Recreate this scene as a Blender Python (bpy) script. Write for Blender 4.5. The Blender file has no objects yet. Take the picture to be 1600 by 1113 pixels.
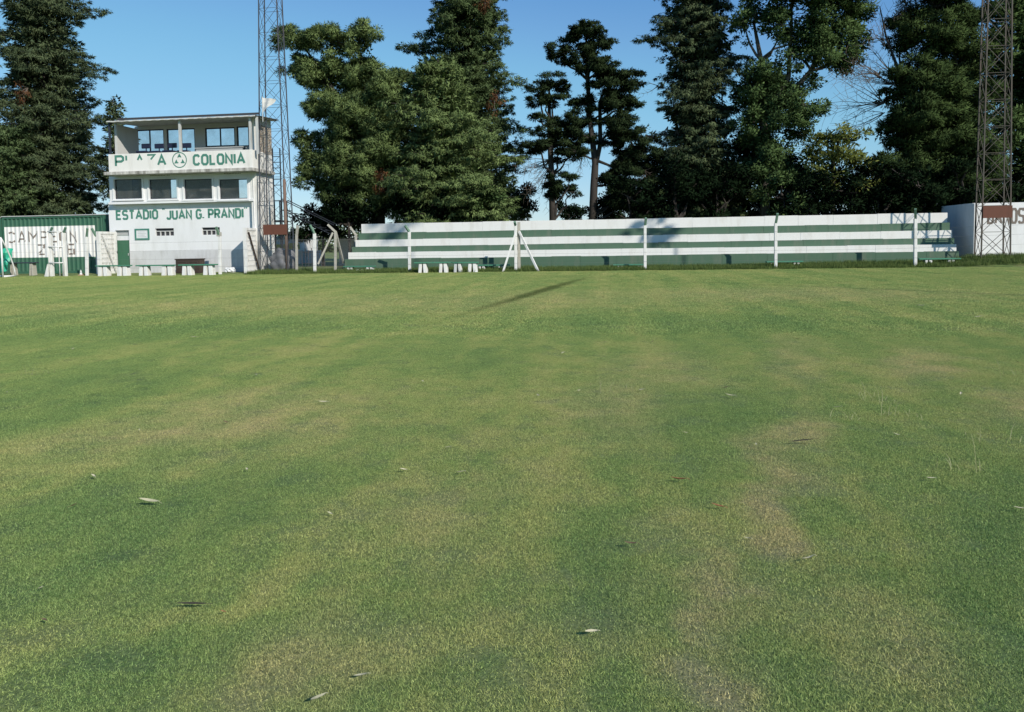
import bpy, bmesh, math, random
import numpy as np
from mathutils import Matrix, Vector

R = math.radians
rnd = random.Random(7)
rng = np.random.default_rng(11)
scene = bpy.context.scene
COL = scene.collection

# ------------------------------------------------------------------ camera
YAW, PITCH, ROLL = R(8.0), R(3.2), R(-0.9)
FPX, SHIFT, CAMZ = 1200.0, -0.0691, 1.6
cam_d = bpy.data.cameras.new('camera')
cam = bpy.data.objects.new('camera', cam_d)
COL.objects.link(cam)
CM = (Matrix.Rotation(YAW, 3, 'Z') @ Matrix.Rotation(math.pi/2 - PITCH, 3, 'X') @ Matrix.Rotation(ROLL, 3, 'Z'))
m4 = CM.to_4x4(); m4.translation = (0, 0, CAMZ)
cam.matrix_world = m4
cam_d.sensor_width = 36; cam_d.lens = 36*FPX/1600
cam_d.shift_y = SHIFT
cam_d.clip_start = 0.1; cam_d.clip_end = 3000
scene.camera = cam

# ------------------------------------------------------------------ light
LIGHT = Vector((-1.0, 1.0, -0.85)).normalized()      # direction the sunlight travels
ELEV = math.asin(-LIGHT.z)
world = bpy.data.worlds.new('World'); scene.world = world
world.use_nodes = True
wn = world.node_tree
bg = wn.nodes['Background']
sky = wn.nodes.new('ShaderNodeTexSky')
sky.sky_type = 'NISHITA'; sky.sun_disc = False
sky.sun_elevation = ELEV
sky.sun_rotation = math.atan2(-LIGHT.x, -LIGHT.y)    # sun azimuth from +Y, clockwise
sky.air_density = 1.0; sky.dust_density = 0.0; sky.ozone_density = 3.0
# the camera's rendering of a clear sky: one tone curve per channel over the whole sky
def wmul(k, src):
    n = wn.nodes.new('ShaderNodeVectorMath'); n.operation = 'SCALE'; n.inputs[3].default_value = k
    wn.links.new(src, n.inputs[0]); return n.outputs[0]
SKY = 0.115
cv = wn.nodes.new('ShaderNodeRGBCurve')
cv.mapping.extend = 'EXTRAPOLATED'; cv.mapping.use_clip = False
for ch, pts in ((0, ((0,0),(.155,.098),(.24,.185),(.50,.35),(1,.62))), (1, ((0,0),(.35,.355),(.50,.52),(.78,.65),(1,.76))), (2, ((0,0),(.40,.52),(.63,.71),(.79,.80),(1,.90)))):
    c = cv.mapping.curves[ch]
    c.points[0].location = pts[0]; c.points[1].location = pts[-1]
    for p in pts[1:-1]: c.points.new(*p)
cv.mapping.update()
wn.links.new(wmul(SKY, sky.outputs[0]), cv.inputs['Color'])
wn.links.new(wmul(1/SKY, cv.outputs[0]), bg.inputs[0])
bg.inputs[1].default_value = SKY
sun_d = bpy.data.lights.new('sun', 'SUN')
sun_d.energy = 4.6; sun_d.angle = R(0.53); sun_d.color = (1.0, 0.94, 0.84)
sun = bpy.data.objects.new('sun', sun_d); COL.objects.link(sun)
sun.rotation_euler = LIGHT.to_track_quat('-Z', 'Y').to_euler()
sun.location = (30, -30, 40)
scene.view_settings.view_transform = 'Standard'
scene.view_settings.look = 'None'
scene.view_settings.exposure = 0.0
scene.view_settings.gamma = 1.0
scene.render.engine = 'CYCLES'
scene.cycles.max_bounces = 6
scene.cycles.transparent_max_bounces = 12
scene.cycles.use_denoising = True

# ------------------------------------------------------------------ helpers
def ray(px, py):
    return CM @ Vector(((px-800)/FPX, -(py-556.5-SHIFT*1600)/FPX, -1))
def P(px, py, Y):
    d = ray(px, py); t = Y/d.y
    return d.x*t, CAMZ+d.z*t
def PX(px, Y, py=400): return P(px, py, Y)[0]
def PZ(px, py, Y): return P(px, py, Y)[1]
def G(px, py, z=0.0):
    d = ray(px, py); t = (z-CAMZ)/d.z
    return d.x*t, d.y*t

class MB:
    def __init__(s): s.v = []; s.f = []
    def quad(s, a, b, c, d):
        i = len(s.v); s.v += [a, b, c, d]; s.f.append((i, i+1, i+2, i+3))
    def poly(s, pts):
        i = len(s.v); s.v += list(pts); s.f.append(tuple(range(i, i+len(pts))))
    def box(s, x0, x1, y0, y1, z0, z1):
        i = len(s.v)
        s.v += [(x0,y0,z0),(x1,y0,z0),(x1,y1,z0),(x0,y1,z0),(x0,y0,z1),(x1,y0,z1),(x1,y1,z1),(x0,y1,z1)]
        s.f += [(i,i+3,i+2,i+1),(i+4,i+5,i+6,i+7),(i,i+1,i+5,i+4),(i+1,i+2,i+6,i+5),(i+2,i+3,i+7,i+6),(i+3,i,i+4,i+7)]
        return s
    def bar(s, a, b, w, h=None, taper=1.0):
        a = Vector(a); b = Vector(b); h = h or w
        d = (b-a).normalized()
        up = Vector((0,0,1)) if abs(d.z) < 0.9 else Vector((0,1,0))
        x = d.cross(up).normalized(); y = x.cross(d).normalized()
        i = len(s.v)
        for p, k in ((a, 1.0), (b, taper)):
            for sx, sy in ((-1,-1),(1,-1),(1,1),(-1,1)):
                s.v.append(tuple(p + x*(sx*w/2*k) + y*(sy*h/2*k)))
        s.f += [(i,i+1,i+2,i+3),(i+7,i+6,i+5,i+4)]
        for k in range(4): s.f.append((i+k, i+4+k, i+4+(k+1)%4, i+(k+1)%4))
        return s
    def tube(s, pts, rads, n=8, cap=True):
        pts = [Vector(p) for p in pts]
        if not isinstance(rads, (list, tuple)): rads = [rads]*len(pts)
        i0 = len(s.v); ref = None
        for k, p in enumerate(pts):
            d = (pts[min(k+1,len(pts)-1)] - pts[max(k-1,0)]).normalized()
            if ref is None:
                ref = Vector((1,0,0)) if abs(d.x) < 0.8 else Vector((0,1,0))
            x = (ref - d*ref.dot(d)).normalized(); ref = x; y = d.cross(x)
            for j in range(n):
                a = 2*math.pi*j/n
                s.v.append(tuple(p + (x*math.cos(a) + y*math.sin(a))*rads[k]))
        for k in range(len(pts)-1):
            for j in range(n):
                a = i0+k*n+j; b = i0+k*n+(j+1)%n
                s.f.append((a, b, b+n, a+n))
        if cap:
            s.f.append(tuple(i0+j for j in reversed(range(n))))
            e = i0+(len(pts)-1)*n
            s.f.append(tuple(e+j for j in range(n)))
        return s
    def build(s, name, mat, parent=None, smooth=False, bevel=0):
        me = bpy.data.meshes.new(name); me.from_pydata(s.v, [], s.f); me.update()
        if smooth: me.polygons.foreach_set('use_smooth', [True]*len(me.polygons))
        me.materials.append(mat)
        o = bpy.data.objects.new(name, me); COL.objects.link(o)
        if parent: o.parent = parent
        if bevel:
            b = o.modifiers.new('bevel', 'BEVEL'); b.width = bevel; b.segments = 2; b.limit_method = 'ANGLE'
        return o

def empty(name, label=None, cat=None, group=None, loc=(0,0,0)):
    o = bpy.data.objects.new(name, None); COL.objects.link(o)
    o.location = loc; o.empty_display_size = 0.3
    tag(o, label, cat, group)
    return o
def tag(o, label=None, cat=None, group=None, kind=None):
    if label: o['label'] = label
    if cat: o['category'] = cat
    if group: o['group'] = group
    if kind: o['kind'] = kind
    return o
class LMB(MB):
    """collects in world space, builds relative to a root at loc"""
    def __init__(s, loc): super().__init__(); s.loc = loc
    def build(s, name, mat, parent=None, **k):
        lx, ly, lz = s.loc
        s.v = [(v[0]-lx, v[1]-ly, v[2]-lz) for v in s.v]
        return super().build(name, mat, parent, **k)

# ------------------------------------------------------------------ materials
def nodes(m):
    m.use_nodes = True
    nt = m.node_tree
    return nt, nt.nodes['Principled BSDF']
def N(nt, t, **kw):
    n = nt.nodes.new(t)
    for k, v in kw.items(): setattr(n, k, v)
    return n
def noise_fac(nt, vec, scale, detail=6, rough=0.6, lo=0.4, hi=0.65):
    n = N(nt, 'ShaderNodeTexNoise'); n.inputs['Scale'].default_value = scale
    n.inputs['Detail'].default_value = detail; n.inputs['Roughness'].default_value = rough
    if vec is not None: nt.links.new(vec, n.inputs['Vector'])
    mr = N(nt, 'ShaderNodeMapRange'); mr.inputs[1].default_value = lo; mr.inputs[2].default_value = hi
    nt.links.new(n.outputs[0], mr.inputs[0])
    return mr.outputs[0], n.outputs[0]
def mixc(nt, fac, a, b, blend='MIX'):
    n = N(nt, 'ShaderNodeMix', data_type='RGBA', blend_type=blend)
    if isinstance(fac, (int, float)): n.inputs[0].default_value = fac
    else: nt.links.new(fac, n.inputs[0])
    for k, c in ((6, a), (7, b)):
        if isinstance(c, (tuple, list)): n.inputs[k].default_value = (*c[:3], 1)
        else: nt.links.new(c, n.inputs[k])
    return n.outputs[2]
def worn(name, col, dirt, amount=0.5, scale=1.2, streak=True, rough=0.85, bump=0.15, fine=40, metallic=0.0, lo=0.5, hi=0.75):
    """paint or concrete with stains, vertical streaks and a fine relief"""
    m = bpy.data.materials.new(name); nt, b = nodes(m)
    geo = N(nt, 'ShaderNodeNewGeometry')
    mp = N(nt, 'ShaderNodeMapping'); nt.links.new(geo.outputs['Position'], mp.inputs[0])
    if streak: mp.inputs['Scale'].default_value = (1.6, 1.6, 0.35)
    f1, _ = noise_fac(nt, mp.outputs[0], scale, 8, 0.65, lo, hi)
    f2, raw = noise_fac(nt, geo.outputs['Position'], fine, 4, 0.6, 0.3, 0.8)
    mul = N(nt, 'ShaderNodeMath', operation='MULTIPLY'); nt.links.new(f1, mul.inputs[0]); mul.inputs[1].default_value = amount
    c = mixc(nt, mul.outputs[0], col, dirt)
    c2 = mixc(nt, f2, tuple(x*0.86 for x in col), col)
    c = mixc(nt, mul.outputs[0], c2, dirt)
    nt.links.new(c, b.inputs['Base Color'])
    b.inputs['Roughness'].default_value = rough; b.inputs['Metallic'].default_value = metallic
    if bump:
        bp = N(nt, 'ShaderNodeBump'); bp.inputs['Strength'].default_value = bump; bp.inputs['Distance'].default_value = 0.02
        nt.links.new(raw, bp.inputs['Height']); nt.links.new(bp.outputs[0], b.inputs['Normal'])
    return m
def plain(name, col, rough=0.6, metallic=0.0):
    return worn(name, col, tuple(x*0.6 for x in col), 0.5, 3.0, False, rough, 0.05, 60, metallic)

M = {}
M['plaster'] = worn('white plaster paint', (0.80,0.80,0.80), (0.50,0.49,0.46), 0.45, 0.9)
M['plaster_old'] = worn('old stained white plaster', (0.80,0.79,0.76), (0.42,0.38,0.32), 0.7, 1.3, lo=0.46, hi=0.7)
M['parapet'] = worn('cream white paint', (0.82,0.80,0.75), (0.45,0.42,0.36), 0.45, 1.2)
M['slab'] = worn('stained concrete edge', (0.62,0.60,0.55), (0.14,0.13,0.11), 0.9, 2.2, lo=0.42, hi=0.66)
M['base_grey'] = worn('pale grey wall base', (0.62,0.62,0.62), (0.36,0.35,0.33), 0.7, 1.3)
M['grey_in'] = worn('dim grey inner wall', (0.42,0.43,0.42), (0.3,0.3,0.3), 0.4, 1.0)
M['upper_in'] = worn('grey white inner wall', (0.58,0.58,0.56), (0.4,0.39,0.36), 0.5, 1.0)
M['white_step'] = worn('white step paint', (0.80,0.785,0.75), (0.48,0.45,0.39), 0.5, 1.3, lo=0.5, hi=0.76)
M['green_step'] = worn('green step paint', (0.074,0.142,0.090), (0.14,0.16,0.12), 0.7, 1.3)
M['letter'] = worn('teal green sign paint', (0.060,0.215,0.160), (0.20,0.34,0.29), 0.5, 5.0, lo=0.5, hi=0.8)
M['brown_letter'] = worn('dark brown brushed paint', (0.19,0.155,0.13), (0.3,0.27,0.24), 0.5, 6.0, lo=0.5, hi=0.8)
M['cont_green'] = worn('container green paint', (0.042,0.135,0.082), (0.08,0.12,0.08), 0.6, 1.5, rough=0.55)
M['cont_white'] = worn('container white paint', (0.80,0.79,0.76), (0.42,0.36,0.28), 0.6, 1.4, rough=0.6)
M['steel_light'] = worn('weathered pale steel', (0.55,0.56,0.55), (0.25,0.2,0.15), 0.6, 2.0, rough=0.5)
M['white_post'] = worn('white painted concrete', (0.79,0.78,0.75), (0.36,0.33,0.27), 0.7, 3.0, bump=0.3)
M['grey_post'] = worn('bare grey concrete', (0.44,0.42,0.36), (0.24,0.22,0.18), 0.7, 3.0, bump=0.4)
M['green_arm'] = worn('chalky green paint', (0.14,0.26,0.18), (0.25,0.25,0.2), 0.6, 4.0)
M['bench_green'] = worn('bench top green paint', (0.060,0.230,0.140), (0.14,0.20,0.15), 0.6, 3.0)
M['rust'] = worn('rust brown steel plate', (0.135,0.048,0.028), (0.085,0.034,0.02), 0.8, 2.0, rough=0.8)
M['dull_rust'] = worn('dull brown pipe', (0.19,0.125,0.095), (0.12,0.06,0.04), 0.7, 2.0)
M['mast'] = worn('weathered mast steel', (0.062,0.055,0.042), (0.095,0.055,0.035), 0.7, 2.0, rough=0.7)
M['mast_blue'] = worn('dark blue grey mast steel', (0.062,0.072,0.090), (0.12,0.075,0.055), 0.7, 2.0, rough=0.6)
M['stair'] = plain('black blue stair steel', (0.018,0.020,0.028), 0.5)
M['dark_frame'] = plain('dark blue window frame', (0.030,0.036,0.055), 0.5)
M['chair_blue'] = plain('navy chair plastic', (0.012,0.016,0.045), 0.5)
M['door_green'] = worn('green door paint', (0.045,0.150,0.085), (0.03,0.08,0.05), 0.5, 2.0, rough=0.5)
M['wood_brown'] = worn('dark brown wood', (0.060,0.040,0.030), (0.025,0.018,0.014), 0.7, 5.0, rough=0.7)
M['wire'] = plain('galvanised wire', (0.16,0.16,0.15), 0.5)
M['cloth_white'] = worn('white weathered cloth', (0.72,0.71,0.68), (0.5,0.48,0.44), 0.5, 4.0)
M['turquoise'] = worn('turquoise plastic sheet', (0.035,0.42,0.26), (0.02,0.28,0.18), 0.6, 3.0, rough=0.4)
M['grey_tarp'] = worn('grey sheeting', (0.20,0.20,0.21), (0.09,0.09,0.095), 0.8, 3.0, rough=0.7, bump=0.4)
M['yellow'] = worn('yellow board', (0.75,0.55,0.13), (0.6,0.5,0.2), 0.4, 2.0)
M['orange'] = plain('pale orange cone plastic', (0.75,0.42,0.28), 0.5)
M['paper'] = plain('printed white sheet', (0.75,0.76,0.76), 0.4)
M['faint'] = plain('faint grey print', (0.45,0.47,0.47), 0.6)
M['roof'] = worn('dirty grey roof sheet', (0.60,0.60,0.58), (0.2,0.18,0.15), 0.8, 2.0)
M['roof_dark'] = plain('dark roof edge', (0.045,0.045,0.05), 0.7)
M['bark'] = worn('grey brown bark', (0.052,0.042,0.034), (0.024,0.02,0.016), 0.9, 2.5, bump=0.8, fine=14, lo=0.4, hi=0.65)
M['bark_pale'] = worn('pale grey bark', (0.12,0.105,0.088), (0.05,0.042,0.036), 0.9, 2.5, bump=0.8, fine=14, lo=0.4, hi=0.65)
M['twig'] = worn('dead grey twig', (0.13,0.105,0.085), (0.07,0.055,0.045), 0.6, 3.0, bump=0)

def glass_mat():
    m = bpy.data.materials.new('greyed window glass'); nt, b = nodes(m)
    out = nt.nodes['Material Output']; nt.nodes.remove(b)
    tr = N(nt, 'ShaderNodeBsdfTransparent'); tr.inputs[0].default_value = (0.92,0.92,0.90,1)
    df = N(nt, 'ShaderNodeBsdfDiffuse'); df.inputs[0].default_value = (0.42,0.41,0.37,1)  # patchy grey mixed into the clear glass
    geo = N(nt, 'ShaderNodeNewGeometry'); veil, _ = noise_fac(nt, geo.outputs['Position'], 1.6, 5, .6, .3, .75)
    dm = N(nt, 'ShaderNodeMath', operation='MULTIPLY'); nt.links.new(veil, dm.inputs[0]); dm.inputs[1].default_value = 0.20
    m0 = N(nt, 'ShaderNodeMixShader'); nt.links.new(dm.outputs[0], m0.inputs[0]); nt.links.new(tr.outputs[0], m0.inputs[1]); nt.links.new(df.outputs[0], m0.inputs[2])
    gl = N(nt, 'ShaderNodeBsdfGlossy'); gl.inputs['Roughness'].default_value = 0.08
    fr = N(nt, 'ShaderNodeFresnel'); fr.inputs[0].default_value = 1.3
    mx = N(nt, 'ShaderNodeMixShader')
    nt.links.new(fr.outputs[0], mx.inputs[0]); nt.links.new(m0.outputs[0], mx.inputs[1]); nt.links.new(gl.outputs[0], mx.inputs[2])
    nt.links.new(mx.outputs[0], out.inputs[0])
    return m
M['glass'] = glass_mat()

def brick_mat():
    m = bpy.data.materials.new('exposed brick'); nt, b = nodes(m)
    geo = N(nt, 'ShaderNodeNewGeometry')
    sp = N(nt, 'ShaderNodeSeparateXYZ'); nt.links.new(geo.outputs['Position'], sp.inputs[0])
    cb = N(nt, 'ShaderNodeCombineXYZ')
    nt.links.new(sp.outputs[1], cb.inputs[0]); nt.links.new(sp.outputs[2], cb.inputs[1])
    br = N(nt, 'ShaderNodeTexBrick'); nt.links.new(cb.outputs[0], br.inputs[0])
    br.inputs['Color1'].default_value = (0.24,0.16,0.10,1); br.inputs['Color2'].default_value = (0.34,0.27,0.19,1)
    br.inputs['Mortar'].default_value = (0.5,0.47,0.42,1); br.inputs['Scale'].default_value = 1.0
    br.inputs['Brick Width'].default_value = 0.26; br.inputs['Row Height'].default_value = 0.1; br.inputs['Mortar Size'].default_value = 0.018
    nt.links.new(br.outputs[0], b.inputs['Base Color']); b.inputs['Roughness'].default_value = 0.9
    bp = N(nt, 'ShaderNodeBump'); bp.inputs['Strength'].default_value = 0.6; bp.inputs['Distance'].default_value = 0.02; bp.invert = True
    nt.links.new(br.outputs[1], bp.inputs['Height']); nt.links.new(bp.outputs[0], b.inputs['Normal'])
    return m
M['brick'] = brick_mat()

def leaf_mat(name, dark, light, trans=0.3):
    """two natural leaf colours mixed by a value stored per leaf"""
    m = bpy.data.materials.new(name); nt, b = nodes(m)
    out = nt.nodes['Material Output']; nt.nodes.remove(b)
    at = N(nt, 'ShaderNodeAttribute', attribute_name='tint')
    c = mixc(nt, at.outputs['Fac'], dark, light)
    df = N(nt, 'ShaderNodeBsdfDiffuse'); nt.links.new(c, df.inputs[0])
    tl = N(nt, 'ShaderNodeBsdfTranslucent'); nt.links.new(c, tl.inputs[0])
    mx = N(nt, 'ShaderNodeMixShader'); mx.inputs[0].default_value = trans
    nt.links.new(df.outputs[0], mx.inputs[1]); nt.links.new(tl.outputs[0], mx.inputs[2])
    nt.links.new(mx.outputs[0], out.inputs[0])
    return m
M['leaf_cypress'] = leaf_mat('cypress foliage', (0.042,0.070,0.030), (0.155,0.215,0.090), .15)
M['leaf_bright'] = leaf_mat('bright cypress foliage', (0.078,0.118,0.044), (0.230,0.305,0.116), .15)
M['leaf_blue'] = leaf_mat('dark fir foliage', (0.038,0.062,0.034), (0.160,0.200,0.098), .15)
M['leaf_dark'] = leaf_mat('dark pine foliage', (0.011,0.021,0.012), (0.052,0.078,0.032), 0.15)
M['leaf_deep'] = leaf_mat('deep green pine foliage', (0.020,0.038,0.016), (0.090,0.135,0.046), 0.15)
M['leaf_broad'] = leaf_mat('broad leaf foliage', (0.040,0.076,0.030), (0.135,0.205,0.074), 0.25)
M['leaf_shade'] = leaf_mat('shrub foliage with painted shade', (0.006,0.014,0.008), (0.020,0.036,0.015), 0.2)  # near-black leaf colour stands in for the shade on the undergrowth
M['leaf_yellow'] = leaf_mat('yellow green foliage', (0.10,0.13,0.03), (0.26,0.29,0.085), 0.3)
M['leaf_dead'] = leaf_mat('dry brown foliage', (0.10,0.045,0.022), (0.22,0.11,0.055), 0.2)
M['leaf_palm'] = leaf_mat('palm frond', (0.03,0.06,0.02), (0.07,0.11,0.04), 0.2)
M['weed'] = leaf_mat('rough verge grass', (0.060,0.105,0.030), (0.19,0.24,0.08), 0.3)
M['straw'] = leaf_mat('dry grass stalk', (0.30,0.31,0.14), (0.48,0.47,0.27), 0.3)

# ------------------------------------------------------------------ the turf: colour that follows the wear of the pitch
# patches of the pitch: (x px, y px, half width px, half height px, tan amount, green amount)
PATCH = [
 (250,805,230,75, 0,.95),(90,905,150,45, 0,.5),(330,1010,260,42, 0,.8),(60,1075,120,40, 0,.65),(1090,650,115,70, 0,.8),
 (1580,830,75,130, 0,.95),(1530,1000,90,80, 0,.5),(900,910,110,80, 0,.55),(80,590,220,45, 0,.5),(640,1075,170,40,0,.35),
 (470,720,110,40, 0,.45),(1180,505,190,22, 0,.75),(330,515,260,18, 0,.85),(60,500,140,18, 0,.6),(700,560,230,30, 0,.4),(1400,530,130,20,0,.3),
 (780,800,70,70,0,.35),(1440,690,120,45,0,.3),(900,505,120,14,0,.45),
 (1085,1060,60,50,.9,0),(1125,950,55,80,.8,0),(1185,862,42,22,1.0,0),(1195,780,48,62,1.0,0),(1240,690,50,60,.8,0),(1240,560,50,40,.5,0),
 (400,650,190,50,.5,0),(170,690,170,35,.4,0),(960,640,90,45,.45,0),(1030,580,110,35,.4,0),(560,1010,150,70,.45,0),(680,790,110,60,.35,0),
 (1430,570,60,28,.75,0),(1590,630,70,30,.6,0),(1330,960,120,90,.25,0),(700,470,700,16,.3,0),(1300,460,260,10,.35,0),(1050,850,60,60,.25,0),
 (1420,1010,120,60,.3,0),(930,960,100,70,.3,0),
]
def turf_group():
    g = bpy.data.node_groups.new('turf colour', 'ShaderNodeTree')
    g.interface.new_socket('Color', in_out='OUTPUT', socket_type='NodeSocketColor')
    nt = g
    out = N(nt, 'NodeGroupOutput')
    geo = N(nt, 'ShaderNodeNewGeometry'); pos = geo.outputs['Position']
    # ragged edges
    nz = N(nt, 'ShaderNodeTexNoise'); nz.inputs['Scale'].default_value = 0.9; nz.inputs['Detail'].default_value = 5
    nt.links.new(pos, nz.inputs['Vector'])
    sb = N(nt, 'ShaderNodeVectorMath', operation='SUBTRACT'); nt.links.new(nz.outputs['Color'], sb.inputs[0]); sb.inputs[1].default_value = (0.5,0.5,0.5)
    sc = N(nt, 'ShaderNodeVectorMath', operation='MULTIPLY'); nt.links.new(sb.outputs[0], sc.inputs[0]); sc.inputs[1].default_value = (1.1,1.6,0)
    ad = N(nt, 'ShaderNodeVectorMath', operation='ADD'); nt.links.new(pos, ad.inputs[0]); nt.links.new(sc.outputs[0], ad.inputs[1])
    wp = ad.outputs[0]
    sums = {'t': None, 'g': None}
    def add(key, sock):
        if sums[key] is None: sums[key] = sock
        else:
            a = N(nt, 'ShaderNodeMath', operation='ADD'); nt.links.new(sums[key], a.inputs[0]); nt.links.new(sock, a.inputs[1]); sums[key] = a.outputs[0]
    for (cx, cy, hw, hh, ta, ga) in PATCH:
        gx, gy = G(cx, cy)
        l = G(cx-hw, cy); r = G(cx+hw, cy); t = G(cx, cy-hh); b = G(cx, cy+hh)
        sx = math.dist(l, r)/2; sy = math.dist(t, b)/2
        ang = math.atan2(t[0]-b[0], t[1]-b[1])
        mp = N(nt, 'ShaderNodeMapping', vector_type='TEXTURE')
        mp.inputs['Location'].default_value = (gx, gy, 0); mp.inputs['Rotation'].default_value = (0, 0, -ang)
        mp.inputs['Scale'].default_value = (sx*1.5, sy*1.5, 50)
        nt.links.new(wp, mp.inputs[0])
        ln = N(nt, 'ShaderNodeVectorMath', operation='LENGTH'); nt.links.new(mp.outputs[0], ln.inputs[0])
        mr = N(nt, 'ShaderNodeMapRange', interpolation_type='SMOOTHSTEP')
        mr.inputs[1].default_value = 1.0; mr.inputs[2].default_value = 0.1
        mr.inputs[4].default_value = ta if ta else ga
        nt.links.new(ln.outputs['Value'], mr.inputs[0])
        add('t' if ta else 'g', mr.outputs[0])
    # mower drag marks, long along the walking direction
    mp = N(nt, 'ShaderNodeMapping'); mp.inputs['Rotation'].default_value = (0,0,R(14)); mp.inputs['Scale'].default_value = (1.0, 0.12, 1)
    nt.links.new(wp, mp.inputs[0])
    drag, _ = noise_fac(nt, mp.outputs[0], 0.9, 6, 0.6, 0.34, 0.66)
    blot, _ = noise_fac(nt, pos, 0.33, 6, 0.65, 0.36, 0.66)
    small, _ = noise_fac(nt, pos, 3.2, 6, 0.7, 0.32, 0.72)
    tiny, _ = noise_fac(nt, pos, 26, 4, 0.7, 0.3, 0.72)
    def math2(op, a, b):
        n = N(nt, 'ShaderNodeMath', operation=op)
        for i, x in enumerate((a, b)):
            if isinstance(x, (int, float)): n.inputs[i].default_value = x
            else: nt.links.new(x, n.inputs[i])
        return n.outputs[0]
    dry = math2('ADD', math2('MULTIPLY', drag, 0.34), math2('MULTIPLY', blot, 0.30))
    dry = math2('ADD', dry, math2('MULTIPLY', small, 0.30))
    dry = math2('ADD', dry, 0.06)
    mp2 = N(nt, 'ShaderNodeMapping'); mp2.inputs['Rotation'].default_value = (0,0,R(8)); mp2.inputs['Scale'].default_value = (1.0, 0.07, 1)
    nt.links.new(wp, mp2.inputs[0])
    lines, _ = noise_fac(nt, mp2.outputs[0], 1.5, 5, 0.6, 0.36, 0.64)
    mid, _ = noise_fac(nt, pos, 1.3, 7, 0.75, 0.36, 0.64)
    dry = math2('ADD', dry, math2('MULTIPLY', math2('SUBTRACT', lines, 0.5), 0.34))
    dry = math2('ADD', dry, math2('MULTIPLY', math2('SUBTRACT', mid, 0.5), 0.34))
    gsum = math2('MULTIPLY', sums['g'], math2('ADD', math2('MULTIPLY', mid, 0.7), 0.55))
    dry = math2('SUBTRACT', dry, math2('MULTIPLY', gsum, 0.46))
    cl = N(nt, 'ShaderNodeClamp'); nt.links.new(dry, cl.inputs[0])
    rp = N(nt, 'ShaderNodeValToRGB')
    e = rp.color_ramp.elements
    e[0].position = 0.0; e[0].color = (0.104,0.174,0.064,1)
    e[1].position = 1.0; e[1].color = (0.252,0.256,0.116,1)
    k = rp.color_ramp.elements.new(0.38); k.color = (0.150,0.210,0.076,1)
    k = rp.color_ramp.elements.new(0.7); k.color = (0.215,0.243,0.096,1)
    nt.links.new(cl.outputs[0], rp.inputs[0])
    tan = math2('MULTIPLY', sums['t'], math2('ADD', math2('MULTIPLY', small, 0.9), math2('ADD', math2('MULTIPLY', mid, 0.7), 0.25)))
    cl2 = N(nt, 'ShaderNodeClamp'); nt.links.new(tan, cl2.inputs[0])
    c = mixc(nt, math2('MULTIPLY', cl2.outputs[0], 0.62), rp.outputs[0], (0.330,0.270,0.170))
    c = mixc(nt, math2('MULTIPLY', tiny, 0.22), c, (0.34,0.33,0.17))
    speck, _ = noise_fac(nt, pos, 38, 3, 0.6, 0.56, 0.70)
    c = mixc(nt, math2('MULTIPLY', speck, 0.55), c, (0.075,0.105,0.038))
    # the old wheel track across the far half
    sc2 = N(nt, 'ShaderNodeVectorMath', operation='MULTIPLY'); nt.links.new(sb.outputs[0], sc2.inputs[0]); sc2.inputs[1].default_value = (0.35,0.35,0)
    ad2 = N(nt, 'ShaderNodeVectorMath', operation='ADD'); nt.links.new(pos, ad2.inputs[0]); nt.links.new(sc2.outputs[0], ad2.inputs[1]); wp2 = ad2.outputs[0]
    a = Vector(G(930,430)); b = Vector(G(655,512)); dd = (a-b)
    ang = math.atan2(dd.x, dd.y); mid = (a+b)/2
    mp = N(nt, 'ShaderNodeMapping', vector_type='TEXTURE'); mp.inputs['Location'].default_value = (mid.x, mid.y, 0)
    mp.inputs['Rotation'].default_value = (0,0,-ang); mp.inputs['Scale'].default_value = (0.42, dd.length/2, 50)
    nt.links.new(wp2, mp.inputs[0])
    ln = N(nt, 'ShaderNodeVectorMath', operation='LENGTH'); nt.links.new(mp.outputs[0], ln.inputs[0])
    mr = N(nt, 'ShaderNodeMapRange', interpolation_type='SMOOTHSTEP'); mr.inputs[1].default_value = 1.0; mr.inputs[2].default_value = 0.2
    mr.inputs[4].default_value = 0.8
    nt.links.new(ln.outputs['Value'], mr.inputs[0])
    c = mixc(nt, mr.outputs[0], c, (0.055,0.075,0.028))
    nt.links.new(c, out.inputs[0])
    return g
TURF = turf_group()
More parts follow.
